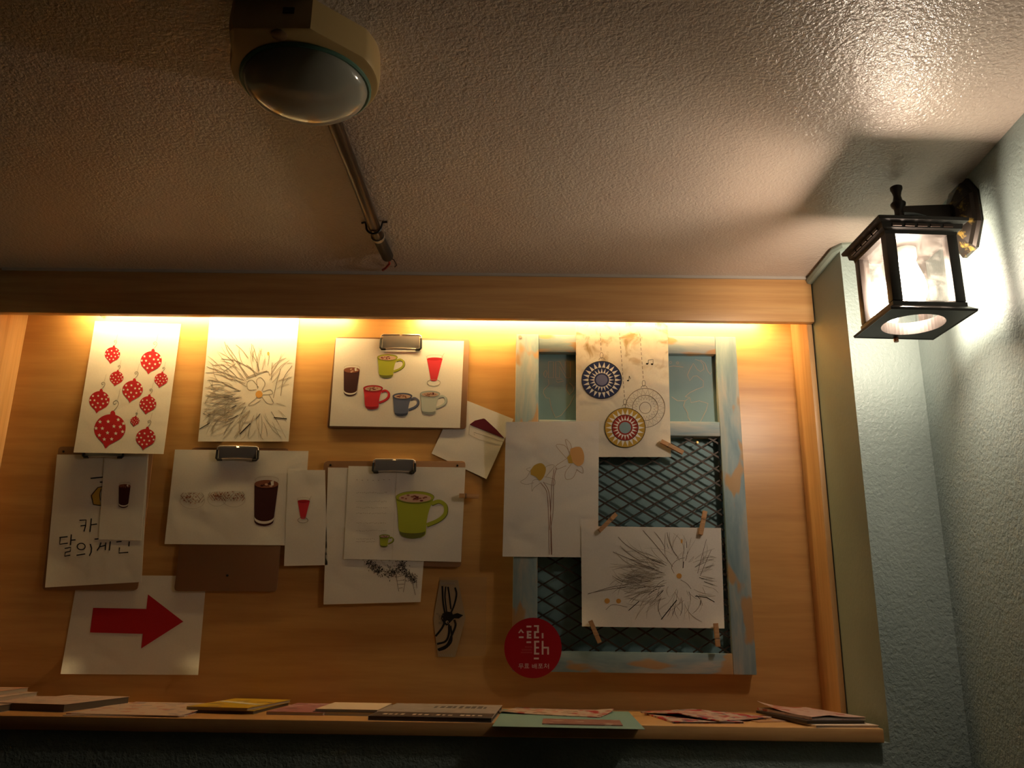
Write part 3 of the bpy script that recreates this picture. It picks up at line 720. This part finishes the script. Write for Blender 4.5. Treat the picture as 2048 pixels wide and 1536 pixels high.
# ------------------------------------------------------------------ clothespins
def clothespin(label, x, y, ang, ln, Y, wd=.0085):
    """middle pixel, direction (degrees, image plane), length in pixels; Y = its back face"""
    a = math.radians(ang); dx, dy = math.cos(a)*ln/2, math.sin(a)*ln/2
    A, B = onY(x-dx, y-dy, Y-.005), onY(x+dx, y+dy, Y-.005); mid = (A+B)/2; L = (B-A).length
    d = (B-A).normalized(); nrm = Vector((0, -1, 0)); s_ = d.cross(nrm)
    M = Matrix((d, s_, nrm)).transposed().to_4x4(); M.translation = Vector((mid.x, Y, mid.z))
    t = thing('clothespin', label, 'clothespin', (mid.x, Y, mid.z))
    for lo, hi, tip in ((.0, .0042, 0), (.0050, .0095, 1)):
        bm = bmesh.new(); w_ = wd/2
        prof = [(-L/2, lo), (L*.30, lo), (L/2, lo+(.002 if tip else 0)), (L/2, hi-(0 if tip else .0015)), (-L*.1, hi), (-L*.16, hi-.001), (-L*.22, hi), (-L/2, hi-.0012)]
        P0 = [bm.verts.new(M @ Vector((u, -w_, v))) for u, v in prof]; P1 = [bm.verts.new(M @ Vector((u, w_, v))) for u, v in prof]
        bm.faces.new(P0); bm.faces.new(P1[::-1])
        for i in range(len(prof)): bm.faces.new((P0[i], P0[(i+1) % 8], P1[(i+1) % 8], P1[i]))
        from_bm('jaw', bm, PEG, t)
    bm = bmesh.new(); tube_into(bm, [M @ Vector((-L*.16, -w_-.0012, .0046)), M @ Vector((-L*.16, w_+.0012, .0046))], .0018, 8)
    tube_into(bm, [M @ Vector((-L*.16, -w_-.0005, .0060)), M @ Vector((-L*.15, -w_*.9, .0098)), M @ Vector((-L*.15, w_*.9, .0098)), M @ Vector((-L*.16, w_+.0005, .0060))], .0006, 6)
    from_bm('spring', bm, plain('dull_spring_steel', (.25, .2, .16), .4, .8), t, True)
    return t
clothespin('small wooden clothespin gripping the side edge of the green mug sheet', 938, 992, 2, 39, YC-.006)

# ------------------------------------------------------------------ antler sticker on clear film
Y = Yb1
CS = crop(630, 880, 3.338)
t = thing('antler_sticker', 'clear film sticker with a black upside-down deer head and antlers', 'sticker', onY(905, 1315, Y))
m, n, l, b = nt('clear_film'); n.remove(b); tr = n.new('ShaderNodeBsdfTransparent'); g_ = n.new('ShaderNodeBsdfPrincipled')
g_.inputs['Base Color'].default_value = (.5, .42, .3, 1); g_.inputs['Roughness'].default_value = .25; mx = n.new('ShaderNodeMixShader'); mx.inputs[0].default_value = .07
l.new(tr.outputs[0], mx.inputs[1]); l.new(g_.outputs[0], mx.inputs[2]); l.new(mx.outputs[0], n['Material Output'].inputs[0]); FILM = m
def flat(name, pts, Y, mat, parent, th=.0003):
    P = [onY(*q, Y) for q in pts]; return prism(name, [(q.x, q.z) for q in P], Y, Y+th, mat, parent, 'y')
flat('film', CS((830, 915), (1145, 915), (1140, 1440), (800, 1450)), Y, FILM, t)
flat('backing', CS((835, 935), (955, 935), (1005, 1190), (935, 1450), (820, 1448), (790, 1190)), Y-.0005, plain('dull_tan_film', (.34, .25, .15), .5), t)
p = Print('deer_print', t, Y-.0006)
for pl, wd in (([(850, 975), (855, 1080), (868, 1160)], 3.4), ([(873, 978), (868, 1050), (880, 1150)], 2.6), ([(888, 980), (900, 1060), (908, 1130)], 3), ([(935, 985), (945, 1030), (930, 1100), (905, 1160)], 3.4),
               ([(870, 1210), (845, 1260), (805, 1310)], 4), ([(895, 1230), (893, 1300), (870, 1345), (815, 1362)], 4), ([(930, 1200), (938, 1240), (910, 1310), (880, 1370), (820, 1400)], 4.2), ([(905, 1240), (912, 1300), (908, 1350), (870, 1390), (825, 1405)], 3.4)):
    p.line(smooth(CS(*pl), 5), wd, INK)
p.poly(CS((850, 1160), (880, 1145), (915, 1150), (930, 1190), (905, 1215), (880, 1240), (855, 1220), (840, 1190)), INK, 1)
p.poly(CS((920, 1165), (950, 1155), (990, 1170), (960, 1192), (925, 1190)), INK, 1)
rd = random.Random(2)
for i in range(30): q0, = CS((rd.uniform(808, 850), rd.uniform(1155, 1225))); p.line([q0, (q0[0]+2.5, q0[1]+1)], .8, GREY, 1)
p.ell(*at(CS, 882, 1215), 3, 3, plain('tan_print', (.36, .27, .17), .8), 2, 12); p.ell(*at(CS, 884, 1217), 1.4, 1.4, INK, 3, 10)
for k in range(9):
    p.line(CS((840+k*11, 950), (848+k*11, 965)), 1.4, GREYL, 2)
for k in range(6): p.line(CS((832+k*15, 1428), (842+k*15, 1444)), 1.4, GREYL, 2)
p.end()

# ------------------------------------------------------------------ worn blue frame with chalkboard and wire mesh
YFr = 1.826                                    # face of the frame
fr = thing('blue_frame', 'tall distressed pale blue wooden frame with chalkboard top and wire mesh below', 'frame', (.245, YB, 1.521))
x0, x1, z0, z1 = -.005, .494, 1.521, 2.249
q = lambda x, y: onY(x, y, YFr)
xi0, xi1 = q(1077, 780).x, q(1437, 800).x
zt, zm1, zm0, zb_ = q(1250, 706).z, q(1400, 843).z, q(1400, 872).z, q(1250, 1304).z
box('stile', (x0, YFr, z0), (xi0, YB-.001, z1), WORNZ, fr, .002)
box('stile', (xi1, YFr, z0), (x1, YB-.001, z1), WORNZ, fr, .002)
for za, zz2 in ((zt, z1), (zm0, zm1), (z0, zb_)):
    box('rail', (xi0-.0001, YFr+.0006, za), (xi1+.0001, YB-.001, zz2), WORNX, fr, .002)
YCh = 1.844
box('chalkboard_panel', (xi0, YCh, zm1), (xi1, YB-.002, zt), CHALK, fr)
YBk = 1.856
box('backing_panel', (xi0, YBk, zb_), (xi1, YB-.001, zm0), CHALK, fr)
# expanded wire mesh
YM = 1.838; bm = bmesh.new(); pw, ph = .0535, .0315; xa, xb, za, zb2 = xi0+.001, xi1-.001, zb_+.001, zm0-.001
def clipseg(xs, zs_, xe, ze):
    t0, t1 = 0., 1.; dx, dz = xe-xs, ze-zs_
    for pp, qq in ((-dx, xs-xa), (dx, xb-xs), (-dz, zs_-za), (dz, zb2-zs_)):
        if abs(pp) < 1e-12:
            if qq < 0: return None
        else:
            r_ = qq/pp
            if pp < 0: t0 = max(t0, r_)
            else: t1 = min(t1, r_)
    return None if t1-t0 < 1e-4 else ((xs+dx*t0, zs_+dz*t0), (xs+dx*t1, zs_+dz*t1))
for sgn in (-1, 1):
    k = -20
    while k < 40:
        xs = xa+k*pw; Ls = (zb2-za)*pw/ph
        sg = clipseg(xs, zb2 if sgn > 0 else za, xs+Ls, za if sgn > 0 else zb2)
        if sg:
            (a0, c0), (a1, c1) = sg; d = Vector((a1-a0, 0, c1-c0)); L = d.length; ang = math.atan2(d.z, d.x)
            M = Matrix.Translation((a0, YM+(.0012 if sgn < 0 else 0), c0)) @ Matrix.Rotation(-ang, 4, 'Y')
            h_ = .0019 if sgn > 0 else .0014
            box_into(bm, (0, -.0011, -h_), (L, .0011, h_), M)
        k += 1
o = from_bm('wire_mesh', bm, plain('dark_brown_steel_mesh', (.045, .032, .022), .5, .4), fr)
for (px, py) in ((1394, 885),):
    pq = onY(px, py, YM-.003); nl = lathe('nail', (0, 0), [(0, -.002), (.003, -.0015), (.003, 0), (.001, .001), (.001, .012)], plain('brass_nail', (.5, .33, .12), .35, .8), fr, 10)
    nl.rotation_euler = (-math.pi/2, 0, 0); nl.location = pq-Vector(fr.location); 
    for v in nl.data.vertices: v.co += Vector(fr.location)
pq = onY(1040, 674, YFr); bm = bmesh.new(); tube_into(bm, [(pq.x, YFr-.0008, pq.z), (pq.x, YFr+.002, pq.z)], .004, 14); from_bm('screw_head', bm, CHROME, fr)
# chalk drawing
C7 = crop(980, 620, 2.953); CR = crop(1300, 640, 4.267)
for pl in ([(345, 305), (375, 305), (375, 400), (345, 400), (345, 305)], [(388, 400), (388, 305), (412, 305), (445, 370), (445, 305), (475, 305), (475, 400), (450, 400), (410, 335), (410, 400), (388, 400)], [(318, 370), (330, 355), (338, 375), (328, 400), (318, 385), (318, 370)],
           [(390, 410), (425, 408), (435, 420), (400, 428), (390, 418)], [(345, 410), (348, 440), (318, 470), (315, 490), (330, 518), (352, 522), (360, 570), (375, 610), (388, 635), (420, 622), (445, 590), (470, 560), (490, 520), (498, 500)], [(455, 440), (450, 470), (470, 500), (490, 480), (500, 450)], [(470, 430), (490, 450), (495, 470)]):
    p = Print('chalk_outline', fr, YCh); p.line(C7(*pl), 1.1, CHALKW); p.end()
for pl in ([(165, 400), (200, 392), (240, 398), (285, 402)], [(385, 335), (430, 350), (455, 380), (460, 420), (430, 440), (400, 420), (370, 370), (340, 420), (320, 470), (340, 518), (370, 480), (400, 475), (455, 520), (455, 570), (400, 590), (340, 620), (300, 655)],
           [(430, 340), (470, 370), (490, 430), (515, 465), (525, 445)], [(185, 655), (235, 690), (300, 690), (340, 660), (300, 655)], [(340, 665), (350, 705), (420, 690), (495, 712), (480, 770), (450, 830), (430, 868)], [(300, 690), (285, 735), (320, 790), (325, 830), (345, 862)]):
    p = Print('chalk_outline', fr, YCh); p.line(CR(*pl), 1.2, CHALKW); p.end()
for x_, y_ in ((175, 362), (235, 365)):
    p = Print('chalk_outline', fr, YCh); p.ring(*at(CR, x_, y_), 2.2, 2.2, .9, CHALKW, 0, 12); p.end()

# --- ring ornaments sheet, daffodils, second grass drawing on the frame
Y = YFr-.0026
t = sheet('sun_ornament_drawing', 'water-stained sheet with three round sunburst ornaments hanging on dashed lines', [(1152, 645), (1335, 645), (1342, 914), (1152, 914)], Y, PAPERW)
def sunball(x, y, rx, ry, c_out, c_in, c_mid, lays=0):
    p = Print('printed_ornament', t, Y); sy = ry/rx; b0 = lays
    if c_out:
        p.ell(x, y, rx, ry, c_out, b0, 48); p.star(x, y, rx*.96, WHITE, b0+1, 22, .66, 0, sy); p.ell(x, y, rx*.66, ry*.66, c_in, b0+2, 40)
        p.star(x, y, rx*.62, WHITE, b0+3, 20, .58, 0, sy); p.ell(x, y, rx*.37, ry*.37, c_in, b0+4, 30); p.ell(x, y, rx*.29, ry*.29, c_mid, b0+5, 30)
    else:
        for f, tp in ((.98, 22), (.62, 20)):
            pts = [(x+rx*(f if i % 2 == 0 else f*.70)*math.cos(math.pi*i/tp), y+ry*(f if i % 2 == 0 else f*.70)*math.sin(math.pi*i/tp)) for i in range(2*tp)]
            p.line(pts, .8, GREY, b0, True)
        p.ring(x, y, rx*.29, ry*.29, .9, GREY, b0)
    for f in (1, .65): p.ring(x, y, rx*f, ry*f, 1.0, INK if c_out else GREY, b0+6, 48)
    p.end()
sunball(*at(C7, 917, 578), 39.5, 39, None, None, None)
sunball(*at(C7, 660, 413), 40, 37.5, NAVY, NAVY, LAV)
sunball(*at(C7, 798, 695), 40.5, 39.5, YEL, BRICK, SKYB, 8)
for (a, b_) in (((650, 135), (657, 250)), ((765, 135), (795, 525)), ((885, 140), (906, 415))):
    nd = int(math.dist(a, b_)/26); p = Print('hanging_line', t, Y)
    for i in range(nd):
        f0, f1 = i/nd, (i+.62)/nd; p.line(C7((a[0]+(b_[0]-a[0])*f0, a[1]+(b_[1]-a[1])*f0), (a[0]+(b_[0]-a[0])*f1, a[1]+(b_[1]-a[1])*f1)), 1.1, GREY)
    p.ring(*at(C7, b_[0]+2, b_[1]+18), 3.2, 6, .9, GREY, 0, 16); p.ring(*at(C7, b_[0]+4, b_[1]+46), 6, 5, .9, GREY, 0, 14, math.pi, 2*math.pi); p.end()
p = Print('music_note', t, Y)
p.line(C7((935, 318), (935, 296), (963, 292), (963, 318)), 1.1, INK); p.ell(*at(C7, 928, 318), 2.6, 1.9, INK, 1, 10); p.ell(*at(C7, 957, 320), 2.6, 1.9, INK, 1, 10); p.end(); p = Print('music_note', t, Y)
p.line(C7((822, 390), (820, 415)), 1, INK); p.line(C7((822, 390), (830, 408)), 1, INK); p.ell(*at(C7, 815, 417), 2.2, 1.6, INK, 1, 10); p.end()

Y = YFr-.0040
t = sheet('daffodil_drawing', 'pale sheet with two sketched daffodils with yellow trumpets', [(1012, 844), (1198, 842), (1196, 1115), (1005, 1113)], Y, PAPER, curls=((0, 0, .003, .25),))
p = Print('pencil_daffodil', t, Y)
for pl in ([(240, 945), (215, 990), (180, 1015), (215, 1030), (260, 1020)], [(300, 1020), (260, 1050), (248, 1070), (252, 1010), (290, 1000)], [(320, 985), (380, 1000), (378, 1035), (320, 1020)], [(330, 985), (380, 920), (340, 920), (310, 950)], [(240, 930), (215, 940), (245, 960)]):
    p.line(smooth(C7(*pl), 4), .8, GREYL)
p.poly(smooth(C7((240, 945), (265, 915), (305, 905), (330, 935), (320, 980), (295, 1008), (270, 985), (240, 972)), 4), YEL, 1)
for pl in ([(300, 1020), (335, 1075), (345, 1200), (350, 1445)], [(315, 1015), (348, 1075), (358, 1200), (366, 1445)]): p.line(smooth(C7(*pl), 5), .9, BROWN)
p.end()
p = Print('pencil_daffodil', t, Y)
for pl in ([(470, 850), (445, 765), (475, 790), (485, 830)], [(455, 880), (390, 800), (440, 800), (470, 840)], [(450, 880), (390, 920), (395, 940), (450, 920)], [(480, 910), (445, 960), (450, 1000), (490, 990), (515, 940)], [(510, 915), (545, 930), (548, 965), (515, 945)]):
    p.line(smooth(C7(*pl), 4), .8, plain('reddish_pencil', (.40, .25, .16), .9))
p.poly(smooth(C7((475, 820), (510, 808), (540, 815), (556, 860), (550, 905), (520, 922), (490, 900), (470, 870)), 4), plain('pale_orange_print', (.62, .33, .11), .7), 1)
p.poly(C7((455, 870), (475, 850), (490, 905), (465, 905)), YEL, 2)
for pl in ([(395, 930), (378, 1000), (372, 1200), (360, 1290), (362, 1445)], [(378, 940), (365, 1040), (358, 1200), (352, 1300)]): p.line(smooth(C7(*pl), 5), .8, BROWN)
p.end()

Y = YFr-.0058
Q = [(1162, 1052), (1442, 1056), (1449, 1257), (1164, 1253)]
t = sheet('grass_drawing', 'landscape pencil drawing of grass pinned to the wire mesh by four clothespins', Q, Y, PAPER, curls=((0, 1, .012, .25), (1, 1, .008, .18), (1, 0, .003, .3)))
C8 = crop(1140, 980, 3.84)
p = Print('pencil_grass', t, Y); iq2 = inquad(Q, 9)
grass(p, 1360, 1152, lambda x, y: iq2(x, y) and x > 1200, 11, 200, 125, 1.1, .78)
for pl in ([(135, 800), (300, 750), (450, 725), (620, 700)], [(140, 795), (290, 765), (430, 745)], [(370, 360), (430, 420), (560, 500), (740, 580)], [(330, 475), (480, 540), (600, 590)], [(560, 310), (640, 400), (730, 510), (790, 590)], [(745, 325), (770, 420), (820, 510)], [(1050, 370), (1010, 520), (980, 640)], [(1085, 460), (1040, 560), (1000, 660)]):
    p.line(smooth(C8(*pl), 4), .9, GREY)
p.line(C8((700, 995), (820, 845)), 1.8, INK); p.line(C8((450, 925), (530, 855)), 1.4, INK); p.line(C8((960, 815), (1050, 825), (1110, 860)), 1.3, INK); p.line(C8((868, 600), (872, 550)), 1.4, INK); p.end()
for x_, y_, r_, r2_ in ((838, 660, 5.3, 5.3), (285, 852, 5.4, 5.4), (373, 853, 4.8, 4.8), (858, 393, 2, 4.5)):
    p = Print('pencil_flower', t, Y); p.ell(*at(C8, x_, y_), r_, r2_, ORN, 1, 16)
    if x_ == 373: p.line(smooth(C8((275, 920), (330, 880), (440, 900)), 4), .8, GREY)
    if x_ == 838:
        for pl in ([(800, 640), (780, 590), (820, 540), (880, 520)], [(850, 690), (900, 720), (930, 760)]): p.line(smooth(C8(*pl), 4), .8, GREY)
    p.end()
YPg = YFr-.0062
clothespin('wooden clothespin leaning over the grass drawing corner next to the daffodils', *at(C8, 290, 250), 135, 48, YPg-.0004)
clothespin('wooden clothespin on the top edge of the pinned grass drawing by the stile', *at(C8, 1020, 253), 101, 48, YPg-.0004)
clothespin('wooden clothespin slanting below the curled bottom corner of the pinned grass drawing', *at(C8, 192, 1088), -113, 48, YPg-.012)
clothespin('upright wooden clothespin under the grass drawing corner beside the blue stile', *at(C8, 1128, 1113), -96, 47, YPg-.008)
clothespin('wooden clothespin half hidden behind the sunburst ornament sheet', 1344, 894, 28, 50, YFr+.005-.0115)

# ------------------------------------------------------------------ round red sticker
Y = YFr-.0008
st = thing('round_sticker', 'round dark red sticker with white block letters on the frame corner', 'sticker', onY(1066, 1355, Y))
flat('disc', [(1066+57.5*math.cos(2*math.pi*i/64), 1296+60.5*math.sin(2*math.pi*i/64)) for i in range(64)], Y, STICK, st, .0005)
CT = crop(980, 1000, 3.84)
p = Print('block_letters', st, Y)
def bars(lst, wd, mat=STICKW):
    for pl in lst:
        p.line(CT(*pl), wd, mat)
bars([[(222, 1054), (258, 1054)], [(280, 972), (318, 972)], [(282, 1012), (318, 1012)], [(290, 1006), (290, 1062)], [(290, 1036), (316, 1036)], [(282, 1057), (318, 1057)], [(280, 1092), (316, 1092)],
      [(338, 968), (376, 968)], [(368, 968), (368, 1018)], [(376, 1014), (338, 1014)], [(345, 1010), (345, 1060)], [(338, 1056), (376, 1056)], [(404, 1022), (404, 1062)],
      [(346, 1082), (346, 1185)], [(338, 1088), (378, 1088)], [(346, 1134), (376, 1134)], [(338, 1180), (378, 1180)], [(404, 1082), (404, 1187)], [(400, 1134), (452, 1134)], [(446, 1134), (446, 1187)], [(337, 1217), (375, 1217)]], 3.5)
p.poly(CT((216, 1020), (238, 990), (262, 1020), (250, 1022), (238, 1006), (226, 1024)), STICKW); p.end()
p = Print('small_print', st, Y)
rd = random.Random(4)
for yy, a0, a1 in ((1128, 270, 318), (1150, 245, 318), (1170, 238, 318)):
    x_ = a0
    while x_ < a1: p.line(CT((x_, yy-5), (x_+6, yy+5)), 1.0, STICKD); p.line(CT((x_, yy+5), (x_+7, yy+4)), .8, STICKD); x_ += 11
p.end()
p = Print('korean_lettering', st, Y)
def hangul(ox, oy, strokes):
    for pl in strokes: p.line(CT(*[(ox+x*.98, oy+y*.98) for x, y in pl]), 1.1, STICKW)
BIEUP = [[(2, 2), (2, 20)], [(14, 2), (14, 20)], [(2, 11), (14, 11)], [(2, 20), (14, 20)]]
hangul(218, 1257, [[(8, 2), (34, 2), (34, 15), (8, 15), (8, 2)], [(0, 24), (40, 24)], [(20, 24), (20, 40)]])
hangul(262, 1257, [[(6, 1), (34, 1), (34, 9), (7, 9), (7, 18), (35, 18)], [(14, 20), (14, 32)], [(27, 20), (27, 32)], [(0, 33), (40, 33)]])
hangul(322, 1257, [[(3, 5), (3, 30)], [(17, 5), (17, 30)], [(3, 17), (17, 17)], [(3, 30), (17, 30)], [(26, 0), (26, 38)], [(36, 0), (36, 40)], [(26, 18), (36, 18)]])
hangul(368, 1257, [[(4, 3), (36, 3)], [(13, 3), (13, 18)], [(27, 3), (27, 18)], [(3, 18), (37, 18)], [(20, 19), (20, 32)], [(0, 33), (40, 33)]])
hangul(414, 1257, [[(9, 0), (18, 3)], [(2, 8), (24, 8)], [(13, 8), (10, 20), (1, 32)], [(12, 18), (25, 31)], [(26, 18), (37, 18)], [(37, 0), (37, 40)]])
p.end()

# ------------------------------------------------------------------ magazines and flyers on the shelf
def leaf(name, wd, dp, za, zb_, mat, t, M, curl=(), n=12):
    """thin sheet whose corners or edges can curl: curl = (u, v, lift, radius), u and v from 0 to 1"""
    bm = bmesh.new(); G = []
    for z in (zb_, za):
        g = []
        for j in range(n+1):
            row = []
            for i in range(n+1):
                u, v = i/n, j/n; d = 0
                for cu, cv, amt, rad in curl:
                    e = 1-math.hypot(0 if cu is None else u-cu, 0 if cv is None else v-cv)/rad
                    if e > 0: d += amt*e*e
                row.append(bm.verts.new(M @ Vector(((u-.5)*wd, (v-.5)*dp, z+d))))
            g.append(row)
        G.append(g)
    A, B = G
    for j in range(n):
        for i in range(n):
            bm.faces.new((A[j][i], A[j][i+1], A[j+1][i+1], A[j+1][i])); bm.faces.new((B[j][i], B[j+1][i], B[j+1][i+1], B[j][i+1]))
    for i in range(n):
        for p0, p1, q0, q1 in ((A[0][i], A[0][i+1], B[0][i+1], B[0][i]), (A[n][i+1], A[n][i], B[n][i], B[n][i+1]), (A[i+1][0], A[i][0], B[i][0], B[i+1][0]), (A[i][n], A[i+1][n], B[i+1][n], B[i][n])):
            bm.faces.new((p0, p1, q0, q1))
    return from_bm(name, bm, mat, t, True)
def bars_on(t, part, x, y, rz, ztop, rects, mat):
    """printed bars on a cover: rects = (u0, v0, u1, v1) in metres from the middle of the cover"""
    cv = [c_ for c_ in t.children if c_.name.split('.')[0] in ('cover', 'sheet')][0]
    M = Matrix.Translation((x, y, ZS+ztop)) @ Matrix.Rotation(math.radians(rz), 4, 'Z'); bm = bmesh.new()
    for u0, v0, u1, v1 in rects: box_into(bm, (u0, v0, .00002), (u1, v1, .00022), M)
    return from_bm(part, bm, mat, cv)
def magazine(name, label, cat, x, y, wd, dp, rz, z0, th, cov, pages=None, inset=.0015, curl=()):
    """lies flat on the shelf: centre x, y; width, depth, turn in degrees, height above shelf, thickness"""
    t = thing(name, label, cat, (x, y, ZS+z0)); M = Matrix.Translation((x, y, ZS+z0)) @ Matrix.Rotation(math.radians(rz), 4, 'Z')
    if pages is None:
        leaf('sheet', wd, dp, 0, th, cov, t, M, curl)
    else:
        ct = .0004
        leaf('cover', wd, dp, th-ct, th, cov, t, M, curl); box('back_cover', (-wd/2, -dp/2, 0), (wd/2, dp/2, ct), cov, t, 0, M)
        box('pages', (-wd/2+.0003, -dp/2+inset, ct), (wd/2-inset, dp/2-inset, th-ct), pages, t, 0, M)
        box('spine', (-wd/2, -dp/2, ct), (-wd/2+.0003, dp/2, th-ct), cov, t, 0, M)
    return t
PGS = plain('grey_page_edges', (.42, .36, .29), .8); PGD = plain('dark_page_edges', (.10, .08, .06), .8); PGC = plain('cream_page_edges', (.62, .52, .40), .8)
cP = cover('pink_print_cover', (.58, .42, .36), [(.50, .30, .26), (.42, .32, .30)], 70)
cQ = cover('pale_pink_cover', (.60, .45, .38), [(.36, .28, .30), (.50, .20, .15), (.55, .42, .33)], 60, .6)
cO = cover('orange_pink_cover', (.62, .34, .24), [(.55, .42, .36), (.45, .25, .2)], 60)
cY = cover('yellow_cover', (.58, .36, .02), [(.66, .58, .42), (.30, .20, .06), (.60, .40, .04)], 55, .7)
cM = cover('mauve_cover', (.40, .16, .18), [(.52, .32, .32), (.20, .09, .10)], 80)
cG = cover('grey_lilac_cover', (.34, .30, .30), [(.40, .36, .36), (.28, .22, .2)], 80, .6)
cT = plain('teal_paper', (.20, .34, .32), .6)
cR = cover('red_collage_cover', (.58, .42, .36), [(.50, .03, .05), (.40, .02, .04), (.55, .30, .18), (.16, .14, .18)], 75, .4)
cF = cover('pink_red_flyer', (.56, .42, .36), [(.40, .05, .06), (.30, .18, .12)], 75, .5)
cS = cover('pink_face_cover', (.58, .40, .36), [(.42, .10, .08), (.50, .30, .26)], 60, .5)
cD = plain('black_cover', (.02, .018, .018), .45); cC = plain('cream_card', (.66, .52, .40), .7)
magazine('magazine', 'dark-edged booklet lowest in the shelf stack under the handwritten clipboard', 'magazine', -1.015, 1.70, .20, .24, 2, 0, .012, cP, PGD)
magazine('magazine', 'pale booklet in the middle of the shelf stack under the handwritten clipboard', 'magazine', -1.045, 1.715, .165, .22, 1, .0124, .007, cQ, PGS)
magazine('magazine', 'orange-pink booklet on top of the shelf stack under the handwritten clipboard', 'magazine', -1.055, 1.72, .15, .21, 3, .0198, .008, cO, PGS)
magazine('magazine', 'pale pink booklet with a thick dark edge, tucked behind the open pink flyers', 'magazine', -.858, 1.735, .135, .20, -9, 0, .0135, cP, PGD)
magazine('flyer', 'wide pale pink printed flyer lying lowest beside the yellow magazine', 'flyer', -.683, 1.70, .205, .26, 4, 0, .0014, cQ)
magazine('flyer', 'second pale pink flyer fanned on top of the wide pink one', 'flyer', -.672, 1.70, .20, .255, -3, .0018, .0014, cQ, curl=((1, .5, .006, .5),))
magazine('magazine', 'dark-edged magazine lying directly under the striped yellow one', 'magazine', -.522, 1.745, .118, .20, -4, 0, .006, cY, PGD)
magazine('magazine', 'small yellow magazine with a pale diagonal stripe on its cover', 'magazine', -.524, 1.742, .118, .20, -8, .0064, .005, cY, PGS)
magazine('booklet', 'mauve booklet under the edge of the cream notepad', 'booklet', -.390, 1.735, .105, .19, -3, 0, .0055, cM, PGC)
magazine('booklet', 'black booklet directly beneath the cream notepad', 'booklet', -.292, 1.735, .14, .18, -2, 0, .0062, cD, PGC)
magazine('notepad', 'cream notepad lying on the black booklet', 'notepad', -.302, 1.728, .115, .15, -2, .0066, .0035, cC, PGC)
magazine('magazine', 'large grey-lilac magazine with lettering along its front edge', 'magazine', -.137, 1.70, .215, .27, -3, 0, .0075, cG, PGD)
lt = [o for o in COL.objects if o.get('label', '').startswith('large grey-lilac')][0]; rd = random.Random(6)
bars_on(lt, 'dark_band', -.137, 1.70, -3, .0075, [(-.106, -.1335, .106, -.055)], plain('brown_black_print', (.07, .05, .045), .5))
bars_on(lt, 'cover_lettering', -.137, 1.70, -3, .0078, [(-.088+i*.0105, -.11, -.088+i*.0105+rd.uniform(.004, .008), -.092+rd.uniform(-.004, .004)) for i in range(17) if i not in (4, 8, 12)], plain('pale_cover_lettering', (.62, .50, .42), .7))
bars_on(lt, 'cover_title', -.137, 1.70, -3, .0075, [(-.02+i*.012, .045, -.02+i*.012+rd.uniform(.005, .01), .085+rd.uniform(-.01, .01)) for i in range(9)], plain('dark_title_print', (.10, .09, .10), .6))
yt = [o for o in COL.objects if o.get('label', '').startswith('small yellow')][0]
bm = bmesh.new(); M = Matrix.Translation((-.524, 1.742, ZS+.0114)) @ Matrix.Rotation(math.radians(-8-28), 4, 'Z'); box_into(bm, (-.055, -.012, .00002), (.055, .008, .0002), M)
from_bm('pale_stripe', bm, plain('pale_stripe_print', (.62, .55, .42), .6), [c_ for c_ in yt.children if c_.name.startswith('cover')][0])
tt = magazine('brochure', 'teal sheet overhanging the front edge of the shelf', 'flyer', .097, 1.655, .250, .32, -2.5, 0, .0006, cT)
magazine('flyer', 'pink and red flyer lying at the back of the teal sheet', 'flyer', .083, 1.76, .20, .13, -18, .001, .0012, cF, curl=((0, 0, .004, .5), (1, 1, .005, .5)))
magazine('card', 'brown-red printed card lying on the front of the teal sheet', 'card', .118, 1.575, .135, .085, -3, .001, .0016, cover('brown_red_card', (.34, .16, .13), [(.52, .36, .30), (.28, .12, .1)], 60, .5))
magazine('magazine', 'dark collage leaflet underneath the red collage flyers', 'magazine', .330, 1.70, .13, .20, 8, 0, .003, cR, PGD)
magazine('flyer', 'red collage flyer turned sideways on the leaflet pile', 'flyer', .362, 1.72, .15, .19, 38, .0036, .0016, cR, curl=((0, .5, .006, .7),))
magazine('flyer', 'thin orange-brown leaflet on bare shelf beside the red collage pile', 'flyer', .452, 1.70, .07, .12, 20, 0, .0014, cover('orange_leaflet', (.50, .26, .13), [(.45, .3, .24)], 30))
magazine('magazine', 'cream-edged booklet lowest in the stack by the niche side near the lantern', 'booklet', .560, 1.665, .115, .20, 8, 0, .004, cC, PGC)
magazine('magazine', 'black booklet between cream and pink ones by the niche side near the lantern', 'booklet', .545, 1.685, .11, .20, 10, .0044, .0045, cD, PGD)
magazine('magazine', 'pink magazine on top of the stack by the niche side near the lantern', 'magazine', .552, 1.70, .105, .20, 12, .0093, .0045, cS, PGS, curl=((0, 1, .012, .8), (.3, 0, .004, .5)))

# ------------------------------------------------------------------ groups of repeats
GROUPS = {'clipboard': 'clipboards hanging on the backboard', 'clothespin': 'small wooden clothespins on the drawings', 'strip_light': 'strip lights behind the valance',
          'side_board': 'pine side boards of the niche', 'grass_drawing': 'pencil grass drawings', 'narrow_slip': 'narrow drink slips',
          'magazine': 'magazines lying on the shelf', 'booklet': 'booklets lying on the shelf', 'flyer': 'flyers lying on the shelf'}
for o in COL.objects:
    if o.parent is None and o.get('label') and o.name.split('.')[0] in GROUPS: o['group'] = GROUPS[o.name.split('.')[0]]
